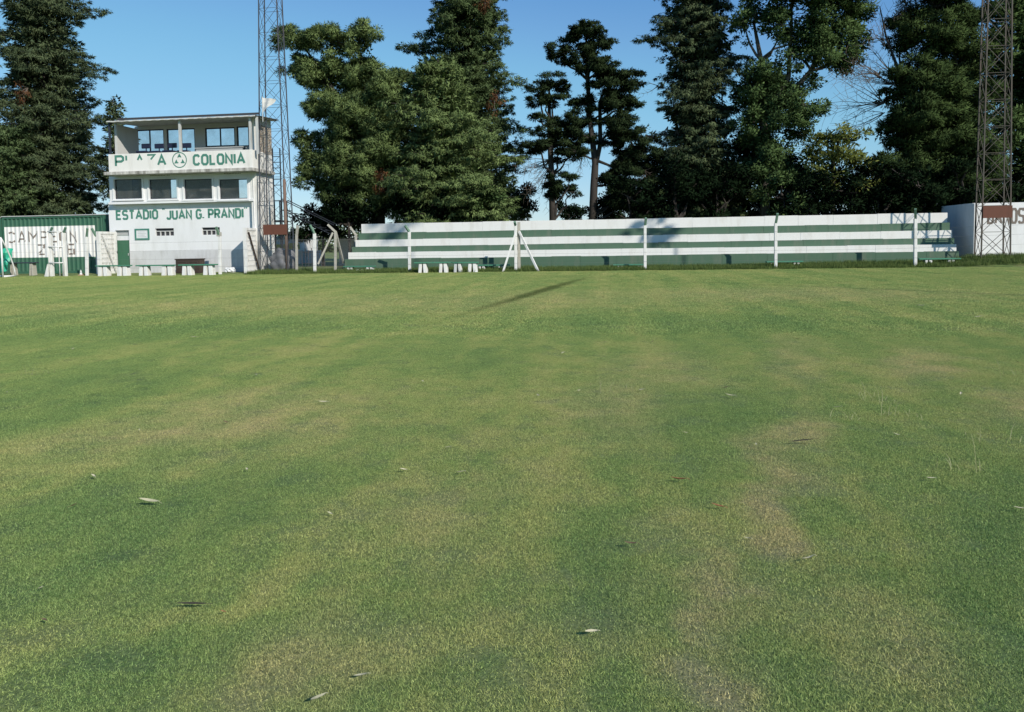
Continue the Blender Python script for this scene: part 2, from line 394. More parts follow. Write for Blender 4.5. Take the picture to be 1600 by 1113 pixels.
def turf_mat(name, gain, blades):
    m = bpy.data.materials.new(name); nt, b = nodes(m)
    g = N(nt, 'ShaderNodeGroup'); g.node_tree = TURF
    col = mixc(nt, 1.0, g.outputs[0], (gain,)*3, 'MULTIPLY')
    if blades:
        out = nt.nodes['Material Output']; nt.nodes.remove(b)
        at = N(nt, 'ShaderNodeAttribute', attribute_name='tint')
        c = mixc(nt, at.outputs['Fac'], (0.40,0.44,0.40), (1.66,1.55,1.36))
        c.node.clamp_result = False
        col = mixc(nt, 1.0, col, c, 'MULTIPLY')
        df = N(nt, 'ShaderNodeBsdfDiffuse'); nt.links.new(col, df.inputs[0])
        tl = N(nt, 'ShaderNodeBsdfTranslucent'); nt.links.new(col, tl.inputs[0])
        mx = N(nt, 'ShaderNodeMixShader'); mx.inputs[0].default_value = 0.35
        nt.links.new(df.outputs[0], mx.inputs[1]); nt.links.new(tl.outputs[0], mx.inputs[2])
        nt.links.new(mx.outputs[0], out.inputs[0])
    else:
        geo = N(nt, 'ShaderNodeNewGeometry')
        f, raw = noise_fac(nt, geo.outputs['Position'], 60, 5, 0.7, 0.35, 0.65)
        col = mixc(nt, f, mixc(nt, 1.0, col, (0.55,0.58,0.5), 'MULTIPLY'), col)
        nt.links.new(col, b.inputs['Base Color']); b.inputs['Roughness'].default_value = 1.0
        b.inputs['Specular IOR Level'].default_value = 0.1
        bp = N(nt, 'ShaderNodeBump'); bp.inputs['Strength'].default_value = 0.7; bp.inputs['Distance'].default_value = 0.03
        nt.links.new(raw, bp.inputs['Height']); nt.links.new(bp.outputs[0], b.inputs['Normal'])
    return m
M['turf_ground'] = turf_mat('turf thatch', 1.25, False)
M['turf_blade'] = turf_mat('turf blades', 2.1, True)

# ------------------------------------------------------------------ the ground
YFENCE = 41.9
def sstep(a, b, x):
    t = min(1, max(0, (x-a)/(b-a))); return t*t*(3-2*t)
def gh(x, y):
    """height of the ground: flat pitch, low verge behind the fence, a bank at the right"""
    z = 0.07*sstep(41.4, 43.5, y) + 0.12*sstep(41.2, 43.5, y)*sstep(2, 17, x)
    z += 0.27*sstep(16.5, 19.0, x)*sstep(40.6, 42.8, y)
    return z
def make_ground():
    xs = np.concatenate([[-2500,-600,-200,-90], np.arange(-60, 60.1, 1.5), [90,200,600,2500]])
    ys = np.concatenate([[-600,-120,-40,-12,-4,0,4,8,12,16,20,24,28,32,36,39], np.arange(40, 50.1, 0.5), [53,57,62,70,85,110,160,300,700,2600]])
    v = [(x, y, gh(x, y)) for y in ys for x in xs]
    w = len(xs)
    f = [(j*w+i, j*w+i+1, (j+1)*w+i+1, (j+1)*w+i) for j in range(len(ys)-1) for i in range(w-1)]
    mb = MB(); mb.v = v; mb.f = f
    o = mb.build('ground', M['turf_ground'], smooth=True)
    tag(o, kind='structure')
make_ground()

def mesh_np(name, verts, nper, tint, mat, parent=None, normals=None):
    """many loose triangles (nper=3) or quads (nper=4) in one mesh, one tint per face"""
    nf = len(verts)//nper
    me = bpy.data.meshes.new(name)
    me.vertices.add(len(verts)); me.vertices.foreach_set('co', np.ascontiguousarray(verts, dtype=np.float32).ravel())
    me.loops.add(len(verts)); me.loops.foreach_set('vertex_index', np.arange(len(verts), dtype=np.int32))
    me.polygons.add(nf)
    me.polygons.foreach_set('loop_start', np.arange(0, nf*nper, nper, dtype=np.int32))
    me.polygons.foreach_set('loop_total', np.full(nf, nper, dtype=np.int32))
    me.update(calc_edges=True)
    a = me.attributes.new('tint', 'FLOAT', 'FACE'); a.data.foreach_set('value', np.ascontiguousarray(tint, dtype=np.float32))
    if normals is not None:
        me.polygons.foreach_set('use_smooth', np.ones(nf, bool))
        me.normals_split_custom_set_from_vertices(np.ascontiguousarray(normals, dtype=np.float32))
    me.materials.append(mat)
    o = bpy.data.objects.new(name, me); COL.objects.link(o)
    if parent: o.parent = parent
    return o

def blades(n, size, h0, h1, w0, w1, lean):
    p = np.zeros((n,3)); p[:,:2] = rng.uniform(-size/2, size/2, (n,2))
    h = rng.uniform(h0, h1, n); w = rng.uniform(w0, w1, n)
    a = rng.uniform(0, 2*np.pi, n); l = np.abs(rng.normal(lean, 0.35, n)).clip(0.1, 1.35)
    d = np.stack([np.cos(a)*np.sin(l), np.sin(a)*np.sin(l), np.cos(l)], 1)
    s = np.stack([-np.sin(a), np.cos(a), np.zeros(n)], 1)
    twist = rng.uniform(-0.9, 0.9, n)[:,None]
    s = s*np.cos(twist) + np.cross(d, s)*np.sin(twist)
    base = p - [0,0,0.004]
    v = np.stack([base - s*w[:,None]/2, base + s*w[:,None]/2, base + d*h[:,None]], 1).reshape(-1,3)
    return v

def grass_object(name, label, ranges, patch, step, nb, bl):
    """stuff: one patch of blades repeated over the pitch by geometry nodes (points are loose vertices of the same mesh)"""
    v = blades(nb, patch, *bl)
    pts = []
    y = ranges[0]
    while y < ranges[1]:
        # field of view plus a margin of two metres on either side
        xa, xb = -0.90*y - 2.6, 0.53*y + 2.6
        if ranges[2]: xa, xb = ranges[2]
        x = xa
        while x < xb:
            q = (x + rnd.uniform(-.5,.5)*step*0.7, y + rnd.uniform(-.5,.5)*step*0.7)
            pts.append((q[0], q[1], gh(*q) + 0.004))
            x += step
        y += step
    pts = np.array(pts)
    nv = len(v)
    me = bpy.data.meshes.new(name)
    allv = np.concatenate([v, pts])
    me.vertices.add(len(allv)); me.vertices.foreach_set('co', allv.astype(np.float32).ravel())
    me.loops.add(nv); me.loops.foreach_set('vertex_index', np.arange(nv, dtype=np.int32))
    nf = nv//3
    me.polygons.add(nf); me.polygons.foreach_set('loop_start', np.arange(0, nv, 3, dtype=np.int32)); me.polygons.foreach_set('loop_total', np.full(nf, 3, dtype=np.int32))
    me.update(calc_edges=True)
    a = me.attributes.new('tint', 'FLOAT', 'FACE'); a.data.foreach_set('value', (rng.random(nf)**1.3).astype(np.float32))
    sel = me.attributes.new('spot', 'BOOLEAN', 'POINT'); sel.data.foreach_set('value', np.concatenate([np.zeros(nv, bool), np.ones(len(pts), bool)]))
    me.materials.append(M['turf_blade'] if bl[0] < 0.06 else M['weed'])
    o = bpy.data.objects.new(name, me); COL.objects.link(o)
    g = bpy.data.node_groups.new(name + ' spread', 'GeometryNodeTree')
    g.interface.new_socket('Geometry', in_out='INPUT', socket_type='NodeSocketGeometry')
    g.interface.new_socket('Geometry', in_out='OUTPUT', socket_type='NodeSocketGeometry')
    gi = g.nodes.new('NodeGroupInput'); go = g.nodes.new('NodeGroupOutput')
    at = g.nodes.new('GeometryNodeInputNamedAttribute'); at.data_type = 'BOOLEAN'; at.inputs[0].default_value = 'spot'
    sp = g.nodes.new('GeometryNodeSeparateGeometry'); sp.domain = 'POINT'
    g.links.new(gi.outputs[0], sp.inputs[0]); g.links.new(at.outputs[0], sp.inputs[1])
    ip = g.nodes.new('GeometryNodeInstanceOnPoints')
    g.links.new(sp.outputs[0], ip.inputs['Points']); g.links.new(sp.outputs[1], ip.inputs['Instance'])
    rv = g.nodes.new('FunctionNodeRandomValue'); rv.data_type = 'FLOAT_VECTOR'; rv.inputs[0].default_value = (0,0,0); rv.inputs[1].default_value = (0,0,6.283)
    g.links.new(rv.outputs[0], ip.inputs['Rotation'])
    rs = g.nodes.new('FunctionNodeRandomValue'); rs.data_type = 'FLOAT'; rs.inputs[2].default_value = 0.8; rs.inputs[3].default_value = 1.25
    g.links.new(rs.outputs[1], ip.inputs['Scale'])
    g.links.new(ip.outputs[0], go.inputs[0])
    md = o.modifiers.new('spread', 'NODES'); md.node_group = g
    tag(o, label, 'grass', kind='stuff')
    return o
#                                                                range of depth         patch step  blades  (h0,h1,w0,w1,lean)
grass_object('near_grass', 'short mown turf close in front of the viewer', (1.2, 13.5, None), 0.62, 0.38, 9000, (0.007,0.016,0.0015,0.0030,0.92))
grass_object('far_grass', 'short mown turf across the far half of the pitch', (13.4, 41.6, None), 1.1, 0.70, 4200, (0.012,0.028,0.005,0.010,0.95))
grass_object('verge_grass', 'rough uncut grass along the fence and the foot of the bleachers', (41.6, 43.9, (-21, 30)), 0.9, 0.6, 420, (0.07,0.24,0.010,0.024,0.35))

# ------------------------------------------------------------------ lettering
GL = {
 'E': (0.62, [[(1,1),(0,1),(0,0),(1,0)], [(0,.52),(.85,.52)]]),
 'S': (0.66, [[(1,.86),(.82,1),(.18,1),(0,.86),(0,.64),(.18,.52),(.82,.48),(1,.36),(1,.14),(.82,0),(.18,0),(0,.14)]]),
 'T': (0.66, [[(0,1),(1,1)], [(.5,.94),(.5,0)]]),
 'A': (0.80, [[(0,0),(.5,1),(1,0)], [(.22,.32),(.78,.32)]]),
 'D': (0.66, [[(.0,0),(0,1),(.72,1),(1,.8),(1,.2),(.72,0),(0,0)]]),
 'I': (0.01, [[(0,0),(0,1)]]),
 'O': (0.66, [[(.5,0),(.25,0),(0,.18),(0,.82),(.25,1),(.75,1),(1,.82),(1,.18),(.75,0),(.5,0)]]),
 'J': (0.55, [[(1,1),(1,.18),(.75,0),(.25,0),(0,.18)]]),
 'U': (0.66, [[(0,1),(0,.18),(.25,0),(.75,0),(1,.18),(1,1)]]),
 'N': (0.68, [[(0,0),(0,1),(1,0),(1,1)]]),
 'G': (0.66, [[(1,.82),(.75,1),(.25,1),(0,.82),(0,.18),(.25,0),(.75,0),(1,.18),(1,.45),(.55,.45)]]),
 'P': (0.62, [[(0,0),(0,1),(.75,1),(1,.86),(1,.58),(.75,.45),(0,.45)]]),
 'R': (0.64, [[(0,0),(0,1),(.75,1),(1,.86),(1,.60),(.75,.47),(0,.47)], [(.5,.45),(1,0)]]),
 'C': (0.66, [[(1,.82),(.75,1),(.25,1),(0,.82),(0,.18),(.25,0),(.75,0),(1,.18)]]),
 'L': (0.55, [[(0,1),(0,0),(1,0)]]),
 'Z': (0.66, [[(0,1),(1,1),(0,0),(1,0)]]),
 'M': (0.90, [[(0,0),(0,1),(.5,.4),(1,1),(1,0)]]),
 'B': (0.64, [[(0,0),(0,1),(.75,1),(1,.86),(1,.64),(.75,.52),(1,.4),(1,.14),(.75,0),(0,0)], [(0.06,.52),(.7,.52)]]),
 'Ñ': (0.68, [[(0,0),(0,1),(1,0),(1,1)], [(.15,1.16),(.38,1.24),(.62,1.16),(.85,1.24)]]),
 '2': (0.62, [[(0,1),(1,1),(1,.75),(0,.05),(.0,0),(1,0)]]),
 '0': (0.62, [[(.5,0),(0,0),(0,1),(1,1),(1,0),(.5,0)]]),
 '1': (0.40, [[(0,.62),(.9,1),(.9,0)]]),
 '6': (0.62, [[(1,1),(0,1),(0,0),(1,0),(1,.48),(.06,.48)]]),
 '.': (0.01, [[(0,0),(0,.13)]]),
 '"': (0.30, [[(0,1.12),(.2,.9)], [(.7,1.12),(.9,.9)]]),
 "'": (0.30, [[(.2,1.12),(0,.9)], [(.9,1.12),(.7,.9)]]),
 # what is left of the flaked letters on the parapet
 'l': (0.20, [[(0,1),(0,.5)]]),
 'a': (0.80, [[(.25,.5),(.5,1),(.75,.5)]]),
 'z': (0.85, [[(0,1),(1,1),(.45,.5)]]),
}
def ribbon(pts, t):
    """offset outline of a polyline with mitred joints -> list of quads (2D)"""
    pts = [Vector(p) for p in pts]
    closed = (pts[0]-pts[-1]).length < 1e-6
    n = len(pts); L = []; Rr = []
    for i in range(n):
        if closed: pa = pts[i-1] if i > 0 else pts[-2]; pb = pts[i+1] if i < n-1 else pts[1]
        else: pa = pts[max(i-1,0)]; pb = pts[min(i+1,n-1)]
        d1 = (pts[i]-pa).normalized() if (pts[i]-pa).length > 1e-9 else (pb-pts[i]).normalized()
        d2 = (pb-pts[i]).normalized() if (pb-pts[i]).length > 1e-9 else d1
        n1 = Vector((-d1.y, d1.x)); n2 = Vector((-d2.y, d2.x)); mvec = n1+n2
        if mvec.length < 1e-6: mvec = n1
        mvec.normalize(); k = 1/max(0.45, mvec.dot(n1))
        L.append(pts[i]+mvec*(t/2*k)); Rr.append(pts[i]-mvec*(t/2*k))
    return [(Rr[i], Rr[i+1], L[i+1], L[i]) for i in range(n-1)]
def lettering(root, mat, text, x0, x1, z0, z1, y, t, warp=None, nsub=1, gap=0.34, space=0.55):
    """flat painted letters on a wall facing the pitch"""
    h = z1-z0
    ws = []; cur = 0
    for ch in text:
        if ch == ' ': cur += space; continue
        w = GL[ch][0]; ws.append((ch, cur, w)); cur += w + gap
    tot = cur - gap
    s = (x1-x0)/tot
    k = 0
    for ch, cx, w in ws:
        mb = MB()
        for st in GL[ch][1]:
            pts = [(x0+(cx+p[0]*w)*s, z0+p[1]*h) for p in st]
            for q in ribbon(pts, t):
                off = 0.0006*k
                if nsub == 1:
                    mb.quad(*[(p.x, (warp(p.x) if warp else y)-off, p.y) for p in q])
                else:
                    for a in range(nsub):
                        u0, u1 = a/nsub, (a+1)/nsub
                        cs = [q[0].lerp(q[1],u0), q[0].lerp(q[1],u1), q[3].lerp(q[2],u1), q[3].lerp(q[2],u0)]
                        mb.quad(*[(p.x, warp(p.x)-off, p.y) for p in cs])
            k += 1
        mb.build('letter', mat, root)

# ------------------------------------------------------------------ wall with openings
def wall_holes(mb, x0, x1, z0, z1, y0, y1, holes):
    xs = sorted({x0, x1, *[h[0] for h in holes], *[h[1] for h in holes]})
    zs = sorted({z0, z1, *[h[2] for h in holes], *[h[3] for h in holes]})
    def solid(i, j):
        if i < 0 or j < 0 or i >= len(xs)-1 or j >= len(zs)-1: return False
        cx = (xs[i]+xs[i+1])/2; cz = (zs[j]+zs[j+1])/2
        return not any(h[0] < cx < h[1] and h[2] < cz < h[3] for h in holes)
    for i in range(len(xs)-1):
        for j in range(len(zs)-1):
            if not solid(i, j): continue
            a, b, c, d = xs[i], xs[i+1], zs[j], zs[j+1]
            mb.quad((a,y0,c),(b,y0,c),(b,y0,d),(a,y0,d)); mb.quad((b,y1,c),(a,y1,c),(a,y1,d),(b,y1,d))
            if not solid(i-1,j): mb.quad((a,y1,c),(a,y0,c),(a,y0,d),(a,y1,d))
            if not solid(i+1,j): mb.quad((b,y0,c),(b,y1,c),(b,y1,d),(b,y0,d))
            if not solid(i,j-1): mb.quad((a,y1,c),(b,y1,c),(b,y0,c),(a,y0,c))
            if not solid(i,j+1): mb.quad((a,y0,d),(b,y0,d),(b,y1,d),(a,y1,d))
    return mb

# ------------------------------------------------------------------ the press box building
def press_box():
    YB, YS, YF, YR = 42.85, 43.7, 44.0, 45.7
    root = empty('press_box_building', 'white three-storey press box building with green lettering beside the floodlight mast', 'building')
    xl = PX(172, YF, 380); xr = PX(398, YF, 330)
    xpr = xr + 0.32                                   # right end of the pilaster
    zS0 = PZ(285, 317, YS); zSl0 = PZ(285, 270.5, YB); zSl1 = PZ(285, 265.5, YB)
    zP = PZ(285, 237.5, YB); zR = PZ(285, 187, YB)
    # ground floor facade
    dX0, dX1, dZ = PX(181.5, YF), PX(203, YF), PZ(192, 360, YF)
    vents = [(PX(242,YF,350), PX(271,YF,350), PZ(256,368.5,YF), PZ(256,357,YF)), (PX(315,YF,350), PX(343,YF,350), PZ(329,367,YF), PZ(329,355.5,YF))]
    zB = PZ(285, 394, YF)
    w = MB(); wall_holes(w, xl, xr, zB, zS0-0.02, YF, YF+0.2, [(dX0,dX1,zB-.01,dZ)] + vents)
    w.build('ground_floor_wall', M['plaster'], root)
    w = MB(); wall_holes(w, xl, xr, -0.1, zB-0.004, YF-0.012, YF+0.2, [(dX0,dX1,-0.2,zB+.1)])
    w.build('wall_base', M['base_grey'], root)
    d = MB(); d.box(dX0+.04, dX1-.04, YF+.10, YF+.15, 0.05, dZ-.32)
    door = d.build('door', M['door_green'], root)
    MB().box(dX0+.05, dX1-.05, YF+.105, YF+.14, dZ-.62, dZ-.34).build('pane', M['paper'], door).location.y = -0.012
    MB().bar((dX1-.15, YF+.07, 1.15), (dX1-.15, YF+.07, 1.3), .03).build('handle', M['steel_light'], door)
    MB().box(dX0, dX1, YF+.16, YF+.2, 0, dZ).build('door_reveal', M['grey_in'], root)
    for (a,b,c,e) in vents:
        v = MB(); v.box(a, b, YF+.14, YF+.18, c, e); vo = v.build('vent_dark_back', M['roof_dark'], root)  # dark panel whose colour stands in for the shaded vent hollow
        s = MB(); n = 4
        for i in range(n+1):
            x = a + (b-a)*i/n; s.box(x-.025, x+.025, YF+.05, YF+.13, c, c+(e-c)*.62)
        s.box(a, b, YF+.06, YF+.12, c+(e-c)*.56, c+(e-c)*.66)
        s.build('grille', M['upper_in'], vo)
    # plaque
    x0, x1, z0, z1 = PX(210.5,YF,350), PX(233,YF,350), PZ(222,375,YF), PZ(222,357.5,YF)
    p = MB(); wall_holes(p, x0, x1, z0, z1, YF-.05, YF-.003, [(x0+.1,x1-.1,z0+.1,z1-.1)])
    pl = p.build('plaque_frame', M['letter'], root)
    MB().box(x0+.1, x1-.1, YF-.03, YF-.004, z0+.1, z1-.1).build('plaque_sheet', M['paper'], pl)
    t = MB()
    for i in range(5): t.box(x0+.2, x1-.2-(.1 if i%2 else 0), YF-.034, YF-.0305, z0+.18+i*.1, z0+.2+i*.1)
    t.build('printed_lines', M['faint'], pl)
    # ESTADIO "JUAN G. PRANDI"
    LP, LMT = root, M['letter']
    lettering(LP, LMT, 'ESTADIO', PX(183,YF,350), PX(246.5,YF,350), PZ(215,342,YF), PZ(215,329.5,YF), YF-.006, .125)
    lettering(LP, LMT, '"', PX(255,YF,350), PX(258,YF,350), PZ(256,338,YF), PZ(256,327,YF), YF-.006, .075)
    lettering(LP, LMT, 'JUAN G. PRANDI', PX(261.5,YF,350), PX(380,YF,350), PZ(321,341,YF), PZ(321,328,YF), YF-.006, .125, space=.5)
    lettering(LP, LMT, "'", PX(383,YF,350), PX(387,YF,350), PZ(385,336,YF), PZ(385,325,YF), YF-.006, .075)
    # window storey, jutting over the ground floor
    ops = [(179,222.5),(233.5,277),(288,332),(343,387)]
    holes = []
    for a, b in ops:
        holes.append((PX(a,YS,296), PX(b,YS,296), PZ((a+b)/2, 311, YS), PZ((a+b)/2, 280, YS)))
    xs0, xs1 = PX(171,YS,296), PX(396,YS,296)
    w = MB(); wall_holes(w, xs0, xs1, zS0, zSl0-.002, YS, YS+.18, holes)
    w.build('window_storey_wall', M['plaster'], root)
    MB().box(xs0, xs1, YS+.002, YF+.3, zS0-.012, zS0-.002).build('soffit', M['plaster'], root)
    s = MB(); s.box(PX(170,YS,296), xs1+.03, YS-.1, YS-.002, zS0-.01, zS0+.13); s.build('sill_course', M['plaster'], root, bevel=.01)
    for (a,b,c,e) in holes:
        f = MB(); wall_holes(f, a-.10, b+.10, c-.11, e+.03, YS-.07, YS-.003, [(a,b,c,e)])
        wf = f.build('window', M['plaster'], root)
        g = MB(); wall_holes(g, a+.001, b-.001, c+.001, e-.001, YS+.07, YS+.11, [(a+.05,b-.05,c+.05,e-.05)])
        g.build('frame', M['dark_frame'], wf)
        MB().box(a+.05, b-.05, YS+.085, YS+.092, c+.05, e-.05).build('pane', M['glass'], wf)
        MB().box(a-.12, b+.12, YS-.13, YS-.075, c-.12, c-.05).build('sill', M['plaster'], wf)
    # rear wall of both storeys: openings with the sky behind
    rh = []
    for a, b, t0, b0 in ((265,277.5,279,311),(371.5,388,277,310)):
        rh.append((PX(a,YR,295), PX(b,YR,295), PZ((a+b)/2,b0,YR), PZ((a+b)/2,t0,YR)))
    uh = []
    for a, b, t0, b0 in ((210.5,256,202.5,246),(260.5,304.5,201,246),(320.5,367,199.5,229),(370,389,197.5,229)):
        uh.append((PX(a,YR,215), PX(b,YR,215), PZ((a+b)/2,b0,YR), PZ((a+b)/2,t0,YR)))
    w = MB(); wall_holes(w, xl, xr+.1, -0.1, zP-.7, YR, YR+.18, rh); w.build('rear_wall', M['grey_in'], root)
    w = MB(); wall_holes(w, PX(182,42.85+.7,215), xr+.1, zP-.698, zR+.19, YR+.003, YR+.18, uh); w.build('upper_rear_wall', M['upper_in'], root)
    for (a,b,c,e) in uh:
        f = MB(); wall_holes(f, a+.001, b-.001, c+.001, e-.001, YR+.05, YR+.11, [(a+.07,(a+b)/2-.035,c+.07,e-.07),((a+b)/2+.035,b-.07,c+.07,e-.07)] if b-a > 1.3 else [(a+.07,b-.07,c+.07,e-.07)])
        fo = f.build('rear_window', M['dark_frame'], root)
        MB().box(a+.02, b-.02, YR+.075, YR+.08, c+.02, e-.02).build('pane', M['glass'], fo)
    MB().box(xs0, xs1, YS+.2, YR-.01, zS0+.0, zS0+.1).build('storey_floor', M['grey_in'], root)
    # side walls
    lw = MB(); lw.box(xl, xl+.18, YF+.205, YR-.004, -.1, zS0); lw.box(xs0, xs0+.18, YS+.185, YR-.004, zS0+.002, zSl0-.004)
    lw.build('left_wall', M['plaster_old'], root)
    xi = PX(182.5, YB+.7, 215)
    MB().box(xi-.15, xi, YB+.7, YR-.005, zSl1, zR).build('upper_left_wall', M['upper_in'], root)
    rw = MB(); rw.box(xr-.02, xpr, YS-.02, YR+.2, -.1, PZ(405,181,YS))
    rw.build('right_wall', M['plaster_old'], root)
    MB().box(xr+.05, xpr+.02, YS+.55, YR+.19, PZ(415,236,YS), PZ(410,192,YS)).build('exposed_brick', M['brick'], root)
    pil = MB(); pil.box(xs1+.005, xr+.14, YS-.07, YS-.022, -.1, PZ(403,181,YS)+.02); pil.build('pilaster', M['plaster'], root)
    # balcony: slab, parapet, lettering
    bx0, bx1 = PX(169.5,YB,252), PX(394.5,YB,252)
    MB().box(PX(163,YB,252), bx1+.05, YB-.12, YR-.01, zSl0, zSl1).build('balcony_slab', M['slab'], root, bevel=.015)
    pp = MB(); pp.box(bx0, bx1, YB, YB+.12, zSl1+.002, zP); pp.box(bx0, bx0+.12, YB+.122, YR-.1, zSl1+.002, zP)
    pp.box(bx1-.12, bx1, YB+.122, YS+.6, zSl1+.002, zP)
    pp.build('parapet', M['parapet'], root, bevel=.012)
    zz0, zz1 = PZ(285,259.2,YB), PZ(285,243.2,YB)
    yl = YB-.006
    z_a, z_b = PZ(185,259.5,YB), PZ(185,244.5,YB)
    lettering(LP, LMT, 'P', PX(181,YB,252), PX(192.5,YB,252), z_a, z_b, yl, .14)
    lettering(LP, LMT, 'l', PX(197.5,YB,252), PX(200,YB,252), z_a+.02, z_b+.02, yl, .12)
    lettering(LP, LMT, 'a', PX(212,YB,252), PX(225,YB,252), z_a+.05, z_b+.0, yl, .11)
    lettering(LP, LMT, 'z', PX(230.5,YB,252), PX(242,YB,252), z_a+.05, z_b+.02, yl, .11)
    lettering(LP, LMT, 'A', PX(247,YB,252), PX(258.5,YB,252), PZ(252,257.7,YB), PZ(252,243,YB), yl, .13)
    lettering(LP, LMT, 'COLONIA', PX(303,YB,252), PX(382,YB,252), PZ(342,256.2,YB), PZ(342,241.8,YB), yl, .14)
    # round club emblem: ring and three pointed corners round an open disc
    ex, ez = P(280.5, 250.2, YB); ro = PX(292,YB,252)-PX(280.5,YB,252)
    e = MB(); n = 48
    for i in range(n):
        a0, a1 = 2*math.pi*i/n, 2*math.pi*(i+1)/n
        e.quad(*[(ex+math.cos(a)*r_, yl, ez+math.sin(a)*r_) for a, r_ in ((a0,ro*.88),(a1,ro*.88),(a1,ro),(a0,ro))])
    for k in range(3):
        c = R(90+120*k)
        tip = Vector((math.cos(c), math.sin(c)))*ro*.84
        rin = ro*.36
        pts = []
        for s_ in (-1, 1):
            base_dir = c + s_*R(46)
            corner = tip + (Vector((math.cos(c+s_*R(120)), math.sin(c+s_*R(120))))*ro*.84 - tip)*.34
            pts.append(corner)
        arc = [Vector((math.cos(c+R(q)), math.sin(c+R(q))))*rin for q in (-44,-22,0,22,44)]
        outer = [pts[0], tip, pts[1]]
        loop = [outer[0]] + [outer[1]] + [outer[2]] + list(reversed(arc))
        for u, v_ in ((0,1),(1,2)):
            pass
        # fan strips between tip side edges and the arc
        left = [pts[0].lerp(tip, q) for q in (0,.5,1)] + [tip.lerp(pts[1], q) for q in (.5,1)]
        for i in range(4):
            q = (arc[i], arc[i+1], left[i+1], left[i])
            e.quad(*[(ex+p.x, yl, ez+p.y) for p in q])
    e.build('club_emblem', M['letter'], root)
    # small faded marks under the slab
    mk = MB()
    for a, b, yy in ((235,264,273.5),(350,375,270.5)):
        x = PX(a, YS, yy); xe = PX(b, YS, yy); z = PZ((a+b)/2, yy+1.2, YS)
        while x < xe:
            if rnd.random() > .12: mk.box(x, x+.06, YS-.006, YS-.002, z, z+rnd.uniform(.1,.16))
            x += .1
    mk.build('faded_marks', M['brown_letter'], root)['kind'] = 'stuff'
    # roof on posts
    rx0, rx1 = PX(168,YB,188), PX(400,YB,182)
    r = MB(); n = 60
    for i in range(n):
        a = rx0+(rx1-rx0)*i/n; b = rx0+(rx1-rx0)*(i+1)/n
        za = zR+.02*math.sin(i*1.7)*.6; zb = zR+.02*math.sin((i+1)*1.7)*.6
        r.quad((a,YB-.12,za),(b,YB-.12,zb),(b,YR+.3,zb+.22),(a,YR+.3,za+.22))
        r.quad((a,YB-.12,za),(a,YB-.12,za+.07),(b,YB-.12,zb+.07),(b,YB-.12,zb))
        r.quad((a,YB-.12,za+.07),(a,YR+.3,za+.29),(b,YR+.3,zb+.29),(b,YB-.12,zb+.07))
    r.build('roof', M['roof'], root)
    ed = MB(); ed.box(rx0+.5, rx1+.05, YB+.2, YB+.32, zR+.16, zR+.27); ed.build('roof_edge', M['roof_dark'], root)
    for px_, m_, wd in ((171.5,'dark_frame',.10),(281.5,'steel_light',.13),(391.5,'steel_light',.13),(402,'steel_light',.12)):
        x = PX(px_, YB+.2, 212)
        MB().box(x-wd/2, x+wd/2, YB+.14, YB+.14+wd, zP-.25, zR+.02).build('roof_post', M[m_], root)
    MB().box(bx0+.13, bx1-.13, YB+.13, YR-.02, zSl1+.001, zSl1+.05).build('balcony_floor', M['grey_in'], root)
    # commentators' desk inside
    dk = empty('press_desk', 'long grey desk behind the parapet in front of the right rear windows', 'desk', loc=(0,0,0))
    a, b = PX(306,YB+.9,232), PX(381,YB+.9,232); zt = PZ(340,230.5,YB+.9)
    MB().box(a, b, YB+.75, YB+1.3, zt-.06, zt).build('desk_top', M['grey_in'], dk)
    MB().box(a+.05, b-.05, YB+.8, YB+.85, zSl1+.06, zt-.062).build('front_panel', M['grey_in'], dk)
    for q in (a+.1, b-.16): MB().box(q, q+.06, YB+1.2, YB+1.26, zSl1+.06, zt-.062).build('leg', M['dark_frame'], dk)
    # four navy chairs
    names = ['leftmost navy chair behind the parapet of the press box', 'second navy chair from the left behind the parapet',
             'third navy chair from the left, just left of the middle roof post', 'navy chair just right of the middle roof post']
    for i, px_ in enumerate((225,245.5,266,288.5)):
        x = PX(px_, YB+1.1, 228); zt = PZ(px_, 224 if i < 2 else 223, YB+1.1)
        c = empty('office_chair', names[i], 'chair', 'navy chairs on the press box balcony', loc=(x, YB+1.0, zSl1+.05))
        h = zt-zSl1-.05
        bk = MB(); bk.box(-.31,.31,.28,.36,h-.30,h); bk.build('backrest', M['chair_blue'], c, bevel=.04)
        MB().box(-.33,.33,-.28,.26,h-.62,h-.5).build('seat', M['chair_blue'], c, bevel=.04)
        MB().bar((0,.31,h-.55),(0,.31,h-.3),.06,.03).build('back_bracket', M['chair_blue'], c)
        MB().tube([(0,0,.1),(0,0,h-.5)],.03).build('stem', M['dark_frame'], c)
        for k in range(5):
            aa = 2*math.pi*k/5; MB().bar((0,0,.1),(math.cos(aa)*.3,math.sin(aa)*.3,.03),.04).build('foot', M['dark_frame'], c)
    # small box left on the parapet corner
    x = PX(389, YB+.2, 235)
    # flag on the roof corner
    fx, fz = P(410.5, 181, 43.0)
    fl = empty('white_flag', 'ragged white flag on the roof corner in front of the mast', 'flag', loc=(fx, 43.0, fz-.05))
    MB().tube([(0,0,-.3),(0,0,1.15)],.025).build('pole', M['steel_light'], fl)
    f = MB(); n = 10
    for i in range(n):
        for j in range(3):
            def q(u, v):
                L = .8; w_ = .85*(1-.85*u)
                return (u*L, .08*math.sin(u*7+v*2), 1.1 - u*.12 - v*w_)
            f.quad(q(i/n,j/3),q((i+1)/n,j/3),q((i+1)/n,(j+1)/3),q(i/n,(j+1)/3))
    f.build('cloth', M['cloth_white'], fl, smooth=True)
